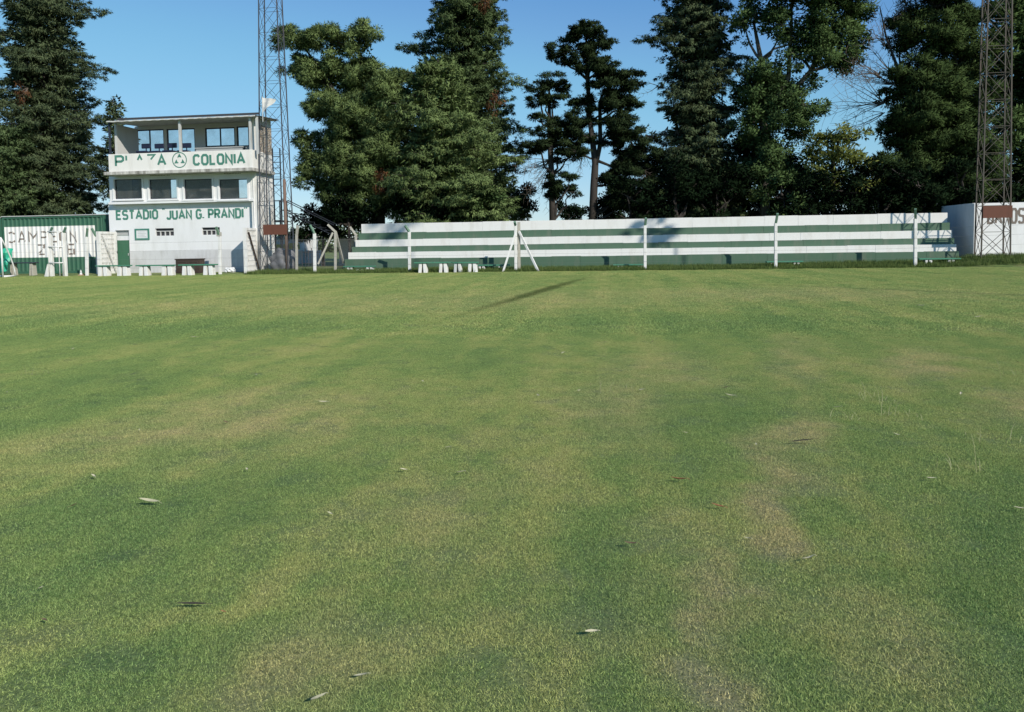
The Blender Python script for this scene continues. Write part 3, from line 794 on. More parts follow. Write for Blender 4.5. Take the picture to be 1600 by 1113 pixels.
    # screen walls of pierced blocks that run forward from the facade
    for k, (pxin, pxout, ytop, lab) in enumerate(((180.5, None, 362, 'white pierced block screen wall between the container and the green door'),
                                                 (402.5, None, 356.5, 'white pierced block screen wall at the right corner of the press box'))):
        x = PX(pxin, YF-.05, 390); zt = PZ(pxin-12, ytop, YF-1); y0, y1 = YF-1.65, YF-.08
        sw = empty('screen_wall', lab, 'wall', 'pierced block screen walls', loc=(x, y0, 0))
        nb, nr = 4, 8
        fr = MB(); fr.box(-.1,.1,0,.16,0,zt); fr.box(-.1,.1,y1-y0-.16,y1-y0,0,zt); fr.box(-.1,.1,.161,y1-y0-.161,zt-.14,zt); fr.box(-.1,.1,.161,y1-y0-.161,0,.2)
        fr.build('wall_frame', M['white_post'], sw)
        L0, L1, Z0, Z1 = .161, y1-y0-.161, .2, zt-.141
        bw, bh = (L1-L0)/nb, (Z1-Z0)/nr
        me = None
        for i in range(nb):
            for j in range(nr):
                if me is None:
                    bb = MB(); q = .035
                    wall_holes(bb, .004, bw-.004, .004, bh-.004, -.075, .075, [(q,bw/2-.02,q,bh-q),(bw/2+.02,bw-q,q,bh-q)])
                    bb.v = [(v[1], v[0], v[2]) for v in bb.v]; bb.f = [tuple(reversed(f_)) for f_ in bb.f]
                    o = bb.build('pierced_block', M['white_post'], sw); me = o.data
                else:
                    o = bpy.data.objects.new('pierced_block', me); COL.objects.link(o); o.parent = sw
                o.location = (rnd.uniform(-.004,.004), L0+i*bw, Z0+j*bh)
        # plank leaning across the wall
        b = MB(); b.bar((.14, .25, zt-.25), (.22, y1-y0-.2, .05), .09, .05); b.build('diagonal_brace', M['white_post'] if k == 0 else M['wood_brown'], sw)
    # wooden cabinet behind the benches
    yc = 42.6; x0, x1 = PX(274,yc), PX(311,yc); zt = PZ(290,404.5,yc)
    cb = empty('wooden_cabinet', 'dark brown wooden cabinet standing behind the concrete benches', 'cabinet', loc=(x0, yc, gh(x0,yc)))
    wd = x1-x0; zt -= gh(x0,yc)
    MB().box(0,wd,0,.04,0.03,zt-.06).build('front_panel', M['wood_brown'], cb)
    MB().box(.0,.05,.041,.6,0.03,zt-.06).build('side_panel', M['wood_brown'], cb); MB().box(wd-.05,wd,.041,.6,0.03,zt-.06).build('side_panel', M['wood_brown'], cb)
    MB().box(-.04,wd+.04,-.04,.64,zt-.059,zt).build('top', M['wood_brown'], cb, bevel=.01)
    for a, b in ((.08,wd/2-.04),(wd/2+.04,wd-.08)):
        pnl = MB(); wall_holes(pnl, a, b, .1, zt-.14, -.025, -.002, [(a+.07,b-.07,.17,zt-.21)]); pnl.build('door_frame', M['wood_brown'], cb)
    # crumpled white plastic by the wall foot
    yc = 43.4; x, z = PX(359,yc), gh(-23, yc)
    bm = bmesh.new(); bmesh.ops.create_icosphere(bm, subdivisions=3, radius=.3)
    for v in bm.verts:
        v.co *= rnd.uniform(.55,1.15); v.co.z = max(-.1, v.co.z*.7); v.co.x *= 1.3
    me = bpy.data.meshes.new('plastic_bag'); bm.to_mesh(me); bm.free(); me.materials.append(M['paper'])
    o = bpy.data.objects.new('plastic_bag', me); COL.objects.link(o); o.location = (x, yc, z+.1)
    tag(o, 'crumpled white plastic bag lying in the shade at the press box wall', 'bag')
press_box()

# ------------------------------------------------------------------ containers
def corr_depth(x, pitch=0.30):
    t = (x/pitch) % 1.0
    if t < .30: return 0.0
    if t < .42: return .06*(t-.30)/.12
    if t < .80: return .06
    return .06*(1-(t-.80)/.20)
def container(x0, x1, y0, zt, label, painted):
    root = empty('shipping_container', label, 'container', 'shipping containers by the press box', loc=(x0, y0, 0.06))
    L = x1-x0; dep = 2.4; zt -= .06; z0 = .16; z1 = zt-.12
    def strip(name, xa, xb, za, zb, m, off=0.0):
        mb = MB(); xs = np.arange(xa, xb+.001, .03)
        for a, b in zip(xs[:-1], xs[1:]):
            ya, yb = corr_depth(a)+.03+off, corr_depth(b)+.03+off
            mb.quad((a,ya,za),(b,yb,za),(b,yb,zb),(a,ya,zb))
        return mb.build(name, m, root)
    if painted:
        pa, pb = L*.006+.05, L*.90; wz0, wz1 = .16+(z1-z0)*.26, z1-(z1-z0)*.155
        strip('side_panel', .1, L-.1, z0, wz0, M['cont_green']); strip('side_panel', .1, L-.1, wz1, z1, M['cont_green'])
        strip('side_panel', pb, L-.1, wz0, wz1, M['cont_green'])
        wp = strip('painted_panel', .1, pb, wz0, wz1, M['cont_white'])
        LP, LMT = wp, M['brown_letter']; wf = lambda x: corr_depth(x)+.026
        lettering(LP, LMT, 'CAMPEON', L*.05, L*.72, wz0+(wz1-wz0)*.50, wz0+(wz1-wz0)*.82, 0, .10, wf, 24, gap=.42)
        lettering(LP, LMT, '2016', L*.34, L*.69, wz0+(wz1-wz0)*.10, wz0+(wz1-wz0)*.40, 0, .10, wf, 24, gap=.50)
    else:
        strip('side_panel', .1, L-.1, z0, z1, M['cont_green'])
    for x in (0, L-.1): MB().box(x, x+.1, 0, .16, 0, zt).build('corner_post', M['cont_green'], root)
    for x in (0, L-.1): MB().box(x, x+.1, dep-.16, dep, 0, zt).build('corner_post', M['cont_green'], root)
    MB().box(.101, L-.101, .0, .12, z1+.001, zt).build('top_rail', M['cont_green'], root)
    MB().box(.101, L-.101, .0, .12, .0, z0-.001).build('bottom_rail', M['cont_green'], root)
    MB().box(-.03, L+.03, -.05, dep+.03, zt+.002, zt+.05).build('roof_sheet', M['steel_light'], root)
    MB().box(L-.07, L-.03, .161, dep-.161, .05, zt-.01).build('end_wall', M['cont_green'], root)
    MB().box(.03, .07, .161, dep-.161, .05, zt-.01).build('end_wall', M['cont_green'], root)
    MB().box(.1, L-.1, dep-.05, dep-.02, .05, zt-.01).build('rear_panel', M['cont_green'], root)
YC = 44.7
container(PX(6,YC), PX(165,YC), YC, PZ(90,337.5,YC), 'green corrugated container with white painted panel reading CAMPEON 2016', True)
container(PX(-150,YC), PX(5,YC)-.06, YC+.05, PZ(2,341,YC), 'plain green container cut off by the left edge of the picture', False)

# ------------------------------------------------------------------ bleachers
def bleachers():
    root = empty('bleachers', 'long stepped concrete bleachers painted in white and green bands', 'bleachers')
    tops = [.75, 1.13, 1.47, 1.89, 2.31, 2.88]
    x0, x1 = [-16.25,-16.17,-16.08,-16.0,-15.95,-15.9], [17.98,18.02,18.08,18.14,18.18,18.22]
    prev = -.2
    for i in range(6):
        y = 44.0+.43*i
        mat = M['green_step'] if i % 2 == 0 else M['white_step']
        # wall of long blocks with shallow joints between them
        st = empty('step', loc=(0,0,0)); st.parent = root
        core = MB(); core.box(x0[i]+.005, x1[i]-.005, y+.012, y+.43+(.0 if i < 5 else -.13), prev+.004, tops[i]-.012); core.build('core', mat, st)
        n = 17; L = (x1[i]-x0[i]); cut = [x0[i]] + [x0[i]+L*(k+rnd.uniform(-.22,.22))/n for k in range(1,n)] + [x1[i]]
        for k in range(n):
            a, b = cut[k]+.006, cut[k+1]-.006
            dz = rnd.uniform(-.014,.012); dy = rnd.uniform(-.006,.006)
            bb = MB(); bb.box(a, b, y+dy, y+.42+(.0 if i < 5 else -.12), prev+.006 if i else -.2, tops[i]+dz)
            bb.build('panel', mat, st)
        prev = tops[i]-.1
bleachers()

# ------------------------------------------------------------------ lattice masts
def mast(loc, label, w0, d0, w1, d1, H, npan, mat, sign, lean=(0,0), leg=.085, br=.035):
    root = empty('floodlight_mast', label, 'mast', 'lattice floodlight masts', loc=loc)
    def corner(z, sx, sy):
        k = z/H
        return Vector((sx*(w0+(w1-w0)*k)/2 + lean[0]*k, sy*(d0+(d1-d0)*k)/2 + lean[1]*k, z))
    for sx in (-1,1):
        for sy in (-1,1):
            MB().bar(corner(0,sx,sy), corner(H,sx,sy), leg, leg).build('leg', mat, root)
    zs = [H*(1-(1-i/npan)**1.0) for i in range(npan+1)]
    faces = [((-1,-1),(1,-1)),((-1,1),(1,1)),((-1,-1),(-1,1)),((1,-1),(1,1))]
    for i in range(npan):
        for fi, (A, B) in enumerate(faces):
            MB().bar(corner(zs[i],*A), corner(zs[i+1],*B), br).build('brace', mat, root)
            o = MB().bar(corner(zs[i],*B), corner(zs[i+1],*A), br).build('brace', mat, root)
            MB().bar(corner(zs[i+1],*A), corner(zs[i+1],*B), br).build('crossbar', mat, root)
    # lamp heads on a crossarm at the top (above the frame)
    arm = MB(); arm.box(-2.2+lean[0], 2.2+lean[0], -.08, .08, H, H+.12); arm.box(-2.2+lean[0], 2.2+lean[0], -.08, .08, H+.9, H+1.0)
    arm.build('lamp_frame', mat, root)
    for r_ in range(2):
        for c in range(5):
            l = MB(); x = -1.9+c*.95+lean[0]; z = H+.3+r_*.9
            l.tube([(x,.0,z),(x,-.18,z-.05),(x,-.3,z-.1)], [.08,.2,.27], 12); l.build('lamp', M['steel_light'], root, smooth=True)
    (a, b, c, e) = sign
    MB().box(a, b, -d0/2-.12, -d0/2-.07, c, e).build('sign_plate', M['rust'], root)
    return root
YM = 43.4
lx = (PX(403,YM)+PX(448,YM))/2
mast((lx+.05, YM+.55, 0.05), 'dark steel lattice mast rising behind the right corner of the press box', 1.75, 1.0, .80, .62, 24.0, 17, M['mast_blue'],
     (PX(412,YM)-lx, PX(449,YM)-lx, PZ(430,367,YM)-.05, PZ(430,351,YM)-.05), lean=(.15,0), leg=.055, br=.018)
# rust brown pipe standing in the mast
o = MB(); xx = PX(449,YM+.2); o.tube([(xx,YM+.1,0),(xx,YM+.1,PZ(449,280,YM))],.09,10); tag(o.build('rusty_pipe', M['dull_rust'], smooth=True), 'rusty brown steel pipe standing upright beside the left mast', 'pipe')
rxm = (PX(1534,42.8)+PX(1577,42.8))/2
mast((rxm, 43.15, gh(rxm,43.1)-.05), 'rusty lattice mast with brown plate in front of the white toilet block', 1.40, .75, .92, .55, 23.0, 17, M['mast'],
     (-.70, .70, PZ(1555,340,42.8)-.42, PZ(1555,321,42.8)-.42), leg=.06, br=.024)

# ------------------------------------------------------------------ toilet block at the right
def toilets():
    Y0 = 44.9; x0 = PX(1521,Y0); x1 = x0+9; zt = PZ(1540,317.5,Y0)
    root = empty('toilet_block', 'low white block reading BAÑOS behind the right mast', 'building')
    w = MB(); w.box(x0, x1, Y0, Y0+.2, .1, zt); w.box(x0, x0+.2, Y0+.2, Y0+4.3, .1, zt+.02); w.box(x1-.2, x1, Y0+.2, Y0+4.3, .1, zt); w.box(x0+.2, x1-.2, Y0+4.1, Y0+4.3, .1, zt)
    w.build('wall', M['plaster'], root)
    MB().box(x0+.05, x1-.05, Y0+.05, Y0+4.2, zt-.15, zt-.03).build('roof', M['slab'], root)
    LP, LMT = root, M['brown_letter']; lettering(LP, LMT, 'BAÑOS', PX(1543,Y0), PX(1598.5,Y0), PZ(1570,348.5,Y0), PZ(1570,327,Y0), Y0-.006, .12)
toilets()

# ------------------------------------------------------------------ perimeter fence
def fence():
    root = empty('perimeter_fence', 'pitch fence of white concrete posts with green angled tops and thin wires', 'fence')
    posts = [(136,431,370,(141,357),'w'),(344,427.5,369,(341,355),'w'),(492,428,365,(487,352),'w'),(640,424.5,362,(635,353),'w'),
             (806,424.5,352,(805,347),'w'),(811,421,347,(811.5,345),'w'),(1008,424,352,(1009,341),'w'),(1212,422.5,349,(1213.5,334),'w'),(1430,417.5,342,(1427.5,327),'w')]
    tops = []
    for i, (px_, yb, yt, arm, m_) in enumerate(posts):
        Y = YFENCE + (.22 if i == 5 else 0)
        x = PX(px_, Y, yb); zt = PZ(px_, yt, Y); zb = gh(x,Y)-.15
        dx = PX(px_+ (1 if px_>800 else -1)*0, Y, yt) - x
        p = MB(); w = .15
        p.bar((x,Y,zb),(x+dx*.7,Y,zt), w, w); po = p.build('post', M['white_post'] if i != 5 else M['grey_post'], root, bevel=.015)
        ax, az = P(arm[0], arm[1], Y)
        if abs(az-zt) > .12:
            MB().bar((x+dx*.7,Y,zt-.03),(ax,Y-.25,az), .11, .11).build('angled_top', M['green_arm'], po)
        if i in (1,):
            MB().box(x-.09, x+.13, Y-.1, Y+.1, zt-.02, zt+.22).build('post_cap', M['grey_post'], po)
        if i == 4:
            for bx_, by_ in ((786,422.5),):
                MB().bar((x+.02,Y-.1,PZ(806,366,Y)),(PX(bx_,Y-.4,by_),Y-.4,0.0), .10).build('brace', M['white_post'], po)
        if i == 5:
            MB().bar((x+.05,Y-.12,PZ(812,362,Y)),(PX(841,Y-.5,423),Y-.5,0.0), .10).build('brace', M['white_post'], po)
        tops.append((x,zt,gh(x,Y)))
    xs = [t[0] for t in tops]
    for lvl in (.45,.95,1.45,1.92):
        w = MB()
        pts = [(-40,YFENCE-.09,lvl)]
        for a, b in zip(tops[:-1], tops[1:]):
            for k in range(5):
                u = k/5; pts.append((a[0]+(b[0]-a[0])*u, YFENCE-.09, lvl+(a[2]+(b[2]-a[2])*u) - .03*math.sin(u*math.pi)))
        pts.append((tops[-1][0],YFENCE-.09,lvl+tops[-1][2])); pts.append((30,YFENCE-.09,lvl+.4))
        w.tube(pts,.0035,4); w.build('wire', M['wire'], root)
fence()
def chain_link(mb, a, b, z0, z1, step=.09, r=.0035):
    a = Vector((*a,0)); b = Vector((*b,0)); L = (b-a).length; d = (b-a)/L; h = z1-z0
    n = int((L+h)/step)
    for i in range(n):
        for sgn in (1,-1):
            s0 = i*step - h; s1 = s0+h
            t0 = max(0.0, -s0/h); t1 = min(1.0, (L-s0)/h)
            if t1 <= t0: continue
            p, q = s0+h*t0, s0+h*t1
            za, zb = (z0+h*t0, z0+h*t1) if sgn > 0 else (z1-h*t0, z1-h*t1)
            A = a+d*p; B = a+d*q
            mb.bar((A.x,A.y,za),(B.x,B.y,zb), r)
def side_fence():
    root = empty('mesh_fence', 'grey chain-link fence with leaning concrete posts between press box and bleachers', 'fence')
    Y = 43.0
    spec = [(463.5,424,367,(465,353),0),(524,425,361,(512,351),0),(556,422,366,(547,354.5),2.6)]
    pr = []
    for px_, yb, yt, arm, back in spec:
        y = Y+back
        x = PX(px_, y, yb); zt = PZ(px_, yt, y)
        p = MB(); p.bar((x,y,-.1),(PX(px_,y,yt),y,zt), .13); po = p.build('post', M['grey_post'], root, bevel=.012)
        ax, az = P(arm[0], arm[1], y-.1)
        MB().bar((PX(px_,y,yt),y,zt-.05),(ax,y-.1,az), .12).build('angled_top', M['grey_post'], po)
        if px_ == 524:
            MB().bar((x-.05,y-.08,zt-.1),(PX(497,y-.3,413),y-.3,PZ(497,413,y-.3)), .10).build('brace', M['grey_post'], po)
            MB().bar((x+.05,y+.1,zt-.05),(PX(537,y+1.2,412),y+1.2,PZ(537,412,y+1.2)), .10).build('brace', M['grey_post'], po)
        pr.append((x,y))
    m = MB()
    xa = PX(405,Y)
    chain_link(m, (xa,Y), pr[0], .05, 1.95); chain_link(m, pr[0], pr[1], .05, 1.95); chain_link(m, pr[1], pr[2], .05, 1.95)
    m.build('chain_link', M['wire'], root)
    for z in (.1, 1.0, 1.95):
        MB().tube([(xa,Y,z),(*pr[0],z),(*pr[1],z),(*pr[2],z)],.006,4).build('wire', M['wire'], root)
side_fence()

# white gate at the left of the fence
def gate():
    Y = 41.4
    root = empty('white_gate', 'white tubular gate between two thick white posts before the container', 'gate')
    for px_, w in ((81,.22),(102,.20)):
        x = PX(px_,Y,425); zt = PZ(px_,364,Y)
        p = MB(); p.box(x-w/2,x+w/2,Y-.1,Y+.1,-.1,zt); po = p.build('post', M['white_post'], root, bevel=.02)
        MB().bar((x,Y,zt-.04),(x+.28,Y-.15,zt+.32),.10).build('angled_top', M['green_arm'], po)
    xa, xb = PX(76,Y-.15), PX(99,Y-.15)
    for yy in (362,386,411): 
        z = PZ(88,yy,Y-.15); MB().tube([(xa,Y-.15,z),(xb,Y-.15,z)],.035,8).build('rail', M['white_post'], root, smooth=True)
    for x in (xa, (xa+xb)/2+.2, xb): MB().tube([(x,Y-.151,.03),(x,Y-.151,PZ(88,362,Y-.15)-.04)],.03,8).build('upright', M['white_post'], root, smooth=True)
    f = MB(); xb0 = PX(69,Y-.3,430); f.poly([(xb0,Y-.3,0),(xa,Y-.3,0),(xa,Y-.3,.75)]); f.poly([(xb0,Y-.2,0),(xa,Y-.2,.75),(xa,Y-.2,0)])
    f.quad((xb0,Y-.3,0),(xa,Y-.3,.75),(xa,Y-.2,.75),(xb0,Y-.2,0)); f.build('buttress', M['white_post'], root)
gate()

# second post pair behind, beside the screen wall
Yp = 43.2; xq = PX(153.5,Yp,425)
p2 = empty('leaning_post', 'white concrete post with dark green angled arm next to the container end', 'post', loc=(xq,Yp,0))
MB().box(-.08,.08,-.08,.08,-.1,PZ(153,370,Yp)).build('shaft', M['white_post'], p2, bevel=.015)
MB().bar((0,0,PZ(153,370,Yp)-.03),(-.16,-.2,PZ(153,357,Yp)),.11).build('angled_top', M['green_arm'], p2)

# portable goal at the left edge
def goal():
    Y = 40.6
    x = PX(4.5,Y,430); zt = PZ(4,372,Y)
    root = empty('training_goal', 'small white tubular goal at the left edge with turquoise sheet behind it', 'goal', loc=(x,Y,0))
    MB().tube([(0,0,0),(0,0,zt)],.05,10).build('goal_post', M['white_post'], root, smooth=True)
    MB().tube([(-3,0,0),(-3,0,zt)],.05,10).build('goal_post', M['white_post'], root, smooth=True)
    MB().tube([(-3,0,zt),(0,0,zt)],.05,10).build('crossbar', M['white_post'], root, smooth=True)
    bx_ = PX(20,Y+.9,425)-x
    for q in (0,-3):
        pts = [(q+(bx_ if q == 0 else -bx_)*u, 1.1*u, zt*(1-u)**.62 if u < 1 else .03) for u in (0,.15,.3,.5,.7,.85,.95,1)]
        MB().tube(pts,.04,8).build('back_stay', M['white_post'], root, smooth=True)
        MB().tube([(q,0,.04),(q+(bx_ if q == 0 else -bx_),1.1,.04)],.04,8).build('ground_bar', M['white_post'], root, smooth=True)
    MB().tube([(-3-bx_,1.1,.05),(bx_,1.1,.05)],.04,8).build('rear_bar', M['white_post'], root, smooth=True)
    # turquoise sheet
    s = MB(); nx, nz = 16, 10
    x0 = -3.0; x1 = PX(19,Y+1.3,400)-x; z1 = PZ(8,390,Y+1.3)
    def q(i,j):
        u, v = i/nx, j/nz
        return (x0+(x1-x0)*u - .35*(1-v)*u**6, 1.3+.12*math.sin(u*17+v*4)+.06*math.sin(v*13), .25+(z1-.25)*v+.08*math.sin(u*9))
    for i in range(nx):
        for j in range(nz): s.quad(q(i,j),q(i+1,j),q(i+1,j+1),q(i,j+1))
    o = s.build('turquoise_sheet', M['turquoise'], smooth=True); o.location = (x,Y,0)
    tag(o, 'turquoise plastic sheet hung behind the small white goal', 'sheet')
goal()

# ------------------------------------------------------------------ benches
def bench(pa, pb, yt, legs, yb, Y, label, tall=True, legmat='white_post', top='bench_green'):
    xa, xb = PX(pa,Y,yt), PX(pb,Y,yt); zt = PZ((pa+pb)/2, yt, Y)
    xc = (xa+xb)/2; g = min(gh(xc,Y), zt-.25)
    root = empty('bench', label, 'bench', 'low concrete benches with green tops', loc=(xc,Y,g))
    h = zt-g
    MB().box(xa-xc, xb-xc, -.22, .22, h-.07, h).build('seat', M[top], root, bevel=.012)
    for a, b in legs:
        la, lb = PX(a,Y,yb)-xc, PX(b,Y,yb)-xc
        for q in ((la, la+(lb-la)*.40, -.04), (la+(lb-la)*.55, lb, .04)):
            m = MB(); i = 0
            t0, t1 = q[0], q[1]; sp = q[2]
            m.v = [(t0+sp,-.2,-.03),(t1+sp,-.2,-.03),(t1+sp,.2,-.03),(t0+sp,.2,-.03),(t0,-.17,h-.072),(t1,-.17,h-.072),(t1,.17,h-.072),(t0,.17,h-.072)]
            m.f = [(0,3,2,1),(4,5,6,7),(0,1,5,4),(1,2,6,5),(2,3,7,6),(3,0,4,7)]
            m.build('leg', M[legmat], root, bevel=.015)
bench(152,203.5,414.5,[(157,170),(187,201)],430.5,41.2,'green-topped bench in front of the green door')
bench(215,272,414,[(221,233),(256,271)],431,41.1,'green-topped bench left of the brown cabinet')
bench(281,338,413,[(288,301),(321,334)],430.5,41.1,'green-topped bench in front of the brown cabinet')
bench(18,57,410,[(20,24),(50,54)],428,42.6,'thin dark bench in front of the CAMPEON container', legmat='grey_post', top='dark_frame')
bench(538,586,415.5,[(544,552),(574,583)],424,43.3,'low bench at the left foot of the bleachers')
bench(648,706,409.5,[(656,667),(688,699)],427,41.2,'longer bench, left one of the close pair before the bleachers')
bench(708,748,409.5,[(711,721),(733,745)],427,41.25,'shorter bench, right one of the close pair before the bleachers')
bench(746,797,413.5,[(749,758),(780,787)],423,43.0,'bench half hidden by the braced double post')
bench(958,1006,413,[(965,973),(996,1005)],420.5,43.1,'bench left of the post in the middle of the bleachers')
bench(1197,1254,408,[(1204,1210),(1239,1248)],417,43.1,'bench behind the post with the upright green top')
bench(1434,1499,403.5,[(1444,1454),(1480,1489)],412,42.9,'long bench at the right end of the bleachers')

# loose white stones by the first low bench
for k, (px_, py_) in enumerate(((582,413),(590,413.5),(566,424),(573,425),(559,424))):
    y = 43.0; x, z = P(px_,py_,y)
    bm = bmesh.new(); bmesh.ops.create_icosphere(bm, subdivisions=2, radius=.09)
    for v in bm.verts: v.co *= rnd.uniform(.75,1.15); 
    for v in bm.verts: v.co.x *= 1.5; v.co.z *= .7
    me = bpy.data.meshes.new('white_stone'); bm.to_mesh(me); bm.free(); me.materials.append(M['white_post'])
    o = bpy.data.objects.new('white_stone', me); COL.objects.link(o); o.location = (x,y+(.3 if k < 2 else 0), gh(x,y)+.05)
    tag(o, 'white painted stone at the foot of the bleachers left end', 'stone', 'white stones by the low bench')

# cone
def cone():
    Y = 42.2; x = PX(126.5,Y,427)
    root = empty('marker_cone', 'tiny white cone with pale orange base before the container', 'cone', loc=(x,Y,gh(x,Y))); root.scale = (.75,.75,.75)
    MB().box(-.16,.16,-.16,.16,0,.04).build('base', M['orange'], root)
    MB().tube([(0,0,.04),(0,0,.2)],[.12,.08],12).build('cone', M['paper'], root, smooth=True)
    MB().tube([(0,0,.2),(0,0,.34)],[.08,.05],12).build('collar', M['paper'], root, smooth=True)
    MB().tube([(0,0,.34),(0,0,.44)],[.05,.025],12).build('tip', M['paper'], root, smooth=True)
cone()

# grey sheeted heap beside the mast
def heap():
    Y = 44.0; x = PX(443,Y,420)
    bm = bmesh.new(); bmesh.ops.create_icosphere(bm, subdivisions=4, radius=1)
    for v in bm.verts:
        c = v.co.copy(); n_ = .10*math.sin(c.x*7+c.z*3)+.08*math.sin(c.z*11+c.y*5)+rnd.uniform(-.03,.03)
        v.co = Vector((c.x*.78*(1+n_), c.y*.6*(1+n_), max(0,(c.z+.55))*.92*(1+n_*.6)))
    me = bpy.data.meshes.new('sheeted_heap'); bm.to_mesh(me); bm.free(); me.materials.append(M['grey_tarp'])
    me.polygons.foreach_set('use_smooth', [True]*len(me.polygons))
    o = bpy.data.objects.new('sheeted_heap', me); COL.objects.link(o); o.location = (x,Y,gh(x,Y)-.05)
    tag(o, 'waist-high grey sheeted heap at the foot of the left mast', 'heap')
heap()

# steel stair and ladder behind the press box
def stair():
    Y = 46.6
    root = empty('steel_stair', 'dark steel stair and landing climbing behind the press box', 'stair')
    a = P(441,312,Y); b = P(522,352,Y)
    for dy in (0,.8):
        for off in (0,-.75):
            MB().bar((a[0],Y+dy,a[1]+off*.9),(b[0],Y+dy,b[1]+off*.9), .05).build('stringer' if off else 'handrail', M['stair'], root)
    for k in range(9):
        u = (k+.5)/9; x = a[0]+(b[0]-a[0])*u; z = a[1]+(b[1]-a[1])*u-.62
        MB().box(x-.13,x+.13,Y+.04,Y+.76,z,z+.04).build('tread', M['stair'], root)
    lx0, lx1 = PX(429,Y,330), PX(440,Y,330); zt = PZ(434,313,Y); zb = PZ(434,344,Y)
    for x in (lx0,lx1):
        for dy in (0,.8): MB().box(x-.035,x+.035,Y+dy-.03,Y+dy+.03,0,zt).build('landing_post', M['stair'], root)
    for z in (zt, zb): 
        for dy in (0,.8): MB().box(lx0+.04,lx1-.04,Y+dy-.025,Y+dy+.025,z-.05,z).build('rail', M['stair'], root)
    MB().box(lx0-.3,lx1+.1,Y-.05,Y+.85,zb-.12,zb-.06).build('landing', M['stair'], root)
    lad = empty('steel_ladder', 'dark ladder frame with rungs between press box wall and mast', 'ladder')
    x0, x1 = PX(426.5,Y,260), PX(438,Y,260); z0, z1 = PZ(432,290,Y), PZ(432,232,Y)
    for x in (x0,x1): MB().box(x-.03,x+.03,Y-.03,Y+.03,zb-.06,z1).build('rail', M['stair'], lad)
    k = z0
    while k < z1-.2:
        MB().box(x0+.031,x1-.031,Y-.02,Y+.02,k,k+.04).build('rung', M['stair'], lad); k += .36
stair()

# things behind the gap between press box and bleachers
def behind():
    Y = 62
    o = MB(); o.box(PX(424,Y), PX(500,Y), Y, Y+.3, -.2, PZ(470,392,Y)); w = o.build('low_wall', M['white_post']); tag(w, 'low white wall seen far back beyond the chain-link fence', 'wall')
    o = MB(); o.box(PX(424,Y-1), PX(447,Y-1), Y-1, Y-.9, PZ(435,389,Y-1), PZ(435,382,Y-1)); w = o.build('yellow_board', M['yellow'])
    tag(w, 'small yellow board behind the left mast, nearest the press box', 'board')
    o = MB(); o.box(PX(452,Y-1), PX(468,Y-1), Y-1, Y-.9, PZ(460,390,Y-1), PZ(460,380,Y-1)); w = o.build('yellow_board', M['yellow'])
    tag(w, 'small yellow board behind the grey leaning fence post', 'board')
    hut = empty('pale_hut', 'pale grey hut with flat roof far behind the left mast', 'building')
    a, b = PX(405,Y+4), PX(470,Y+4); zt = PZ(440,372,Y+4)
    MB().box(a,b,Y+4,Y+8,-.2,zt).build('wall', M['plaster_old'], hut); MB().box(a-.2,b+.2,Y+3.8,Y+8.2,zt+.002,zt+.15).build('roof', M['slab'], hut)
    hut = empty('pale_hut', 'small white hut glimpsed left of the bleachers end', 'building')
    a, b = PX(530,Y-6), PX(553,Y-6); zt = PZ(540,374,Y-6)
    MB().box(a,b,Y-6,Y-4,-.2,zt).build('wall', M['plaster'], hut); MB().box(a-.2,b+.2,Y-6.2,Y-3.8,zt+.002,zt+.12).build('roof', M['slab'], hut)
    g = empty('iron_gate', 'dark iron picket gate behind the chain-link fence', 'gate')
    Yg = 52
    for px_ in range(472,512,5):
        x = PX(px_,Yg); MB().box(x-.02,x+.02,Yg,Yg+.04,0,PZ(px_,388 if px_%2 else 391,Yg)).build('picket', M['mast_blue'], g)
    for yy in (395,412): 
        z = PZ(490,yy,Yg); MB().box(PX(471,Yg),PX(508,Yg),Yg+.041,Yg+.08,z,z+.05).build('rail', M['mast_blue'], g)
behind()

# ------------------------------------------------------------------ trees
def unit(v): return v/np.maximum(np.linalg.norm(v, axis=-1, keepdims=True), 1e-9)
def clump_leaves(c, d, s, n, ll, lw, flat=.5, droop=.1, spread=1.0, quad=False, nrm=None):
    """c centres, d outward directions, s sizes; n leaves per clump -> vertices, tints, normals (leaves of a tuft face outwards)"""
    k = len(c)
    cc = np.repeat(c, n, 0); ss = np.repeat(s, n)[:,None]; dd = np.repeat(d, n, 0)
    q = unit(rng.normal(size=(k*n,3)))*(rng.random((k*n,1))**.45)
    p = cc + q*ss*[1,1,flat] - dd*ss*.1
    a = unit(dd*.55 + q*spread + rng.normal(0,.35,(k*n,3)) + [0,0,-droop])
    L = (rng.uniform(.6,1.25,k*n)*ll)[:,None]; Wd = (rng.uniform(.6,1.25,k*n)*lw)[:,None]
    side = unit(np.cross(a, unit(rng.normal(size=(k*n,3)) + [0,0,.9])))
    tint = np.repeat(rng.random(k), n)*.6 + rng.random(k*n)*.4
    if nrm is None: want = unit(q*[1,1,1/max(.5,flat)] + dd*.45 + [0,0,.35] + rng.normal(0,.28,(k*n,3)))
    else: want = unit(q*.7 + np.repeat(nrm, n, 0) + rng.normal(0,.25,(k*n,3)))
    flip = (np.einsum('ij,ij->i', np.cross(side, a), want) < 0)[:,None]
    side = np.where(flip, -side, side)
    if quad: v = np.stack([p, p+a*L*.5+side*Wd, p+a*L, p+a*L*.5-side*Wd], 1)
    else: v = np.stack([p-side*Wd, p+side*Wd, p+a*L], 1)
    m = 4 if quad else 3
    return v.reshape(-1,3), tint, np.repeat(want, m, 0)

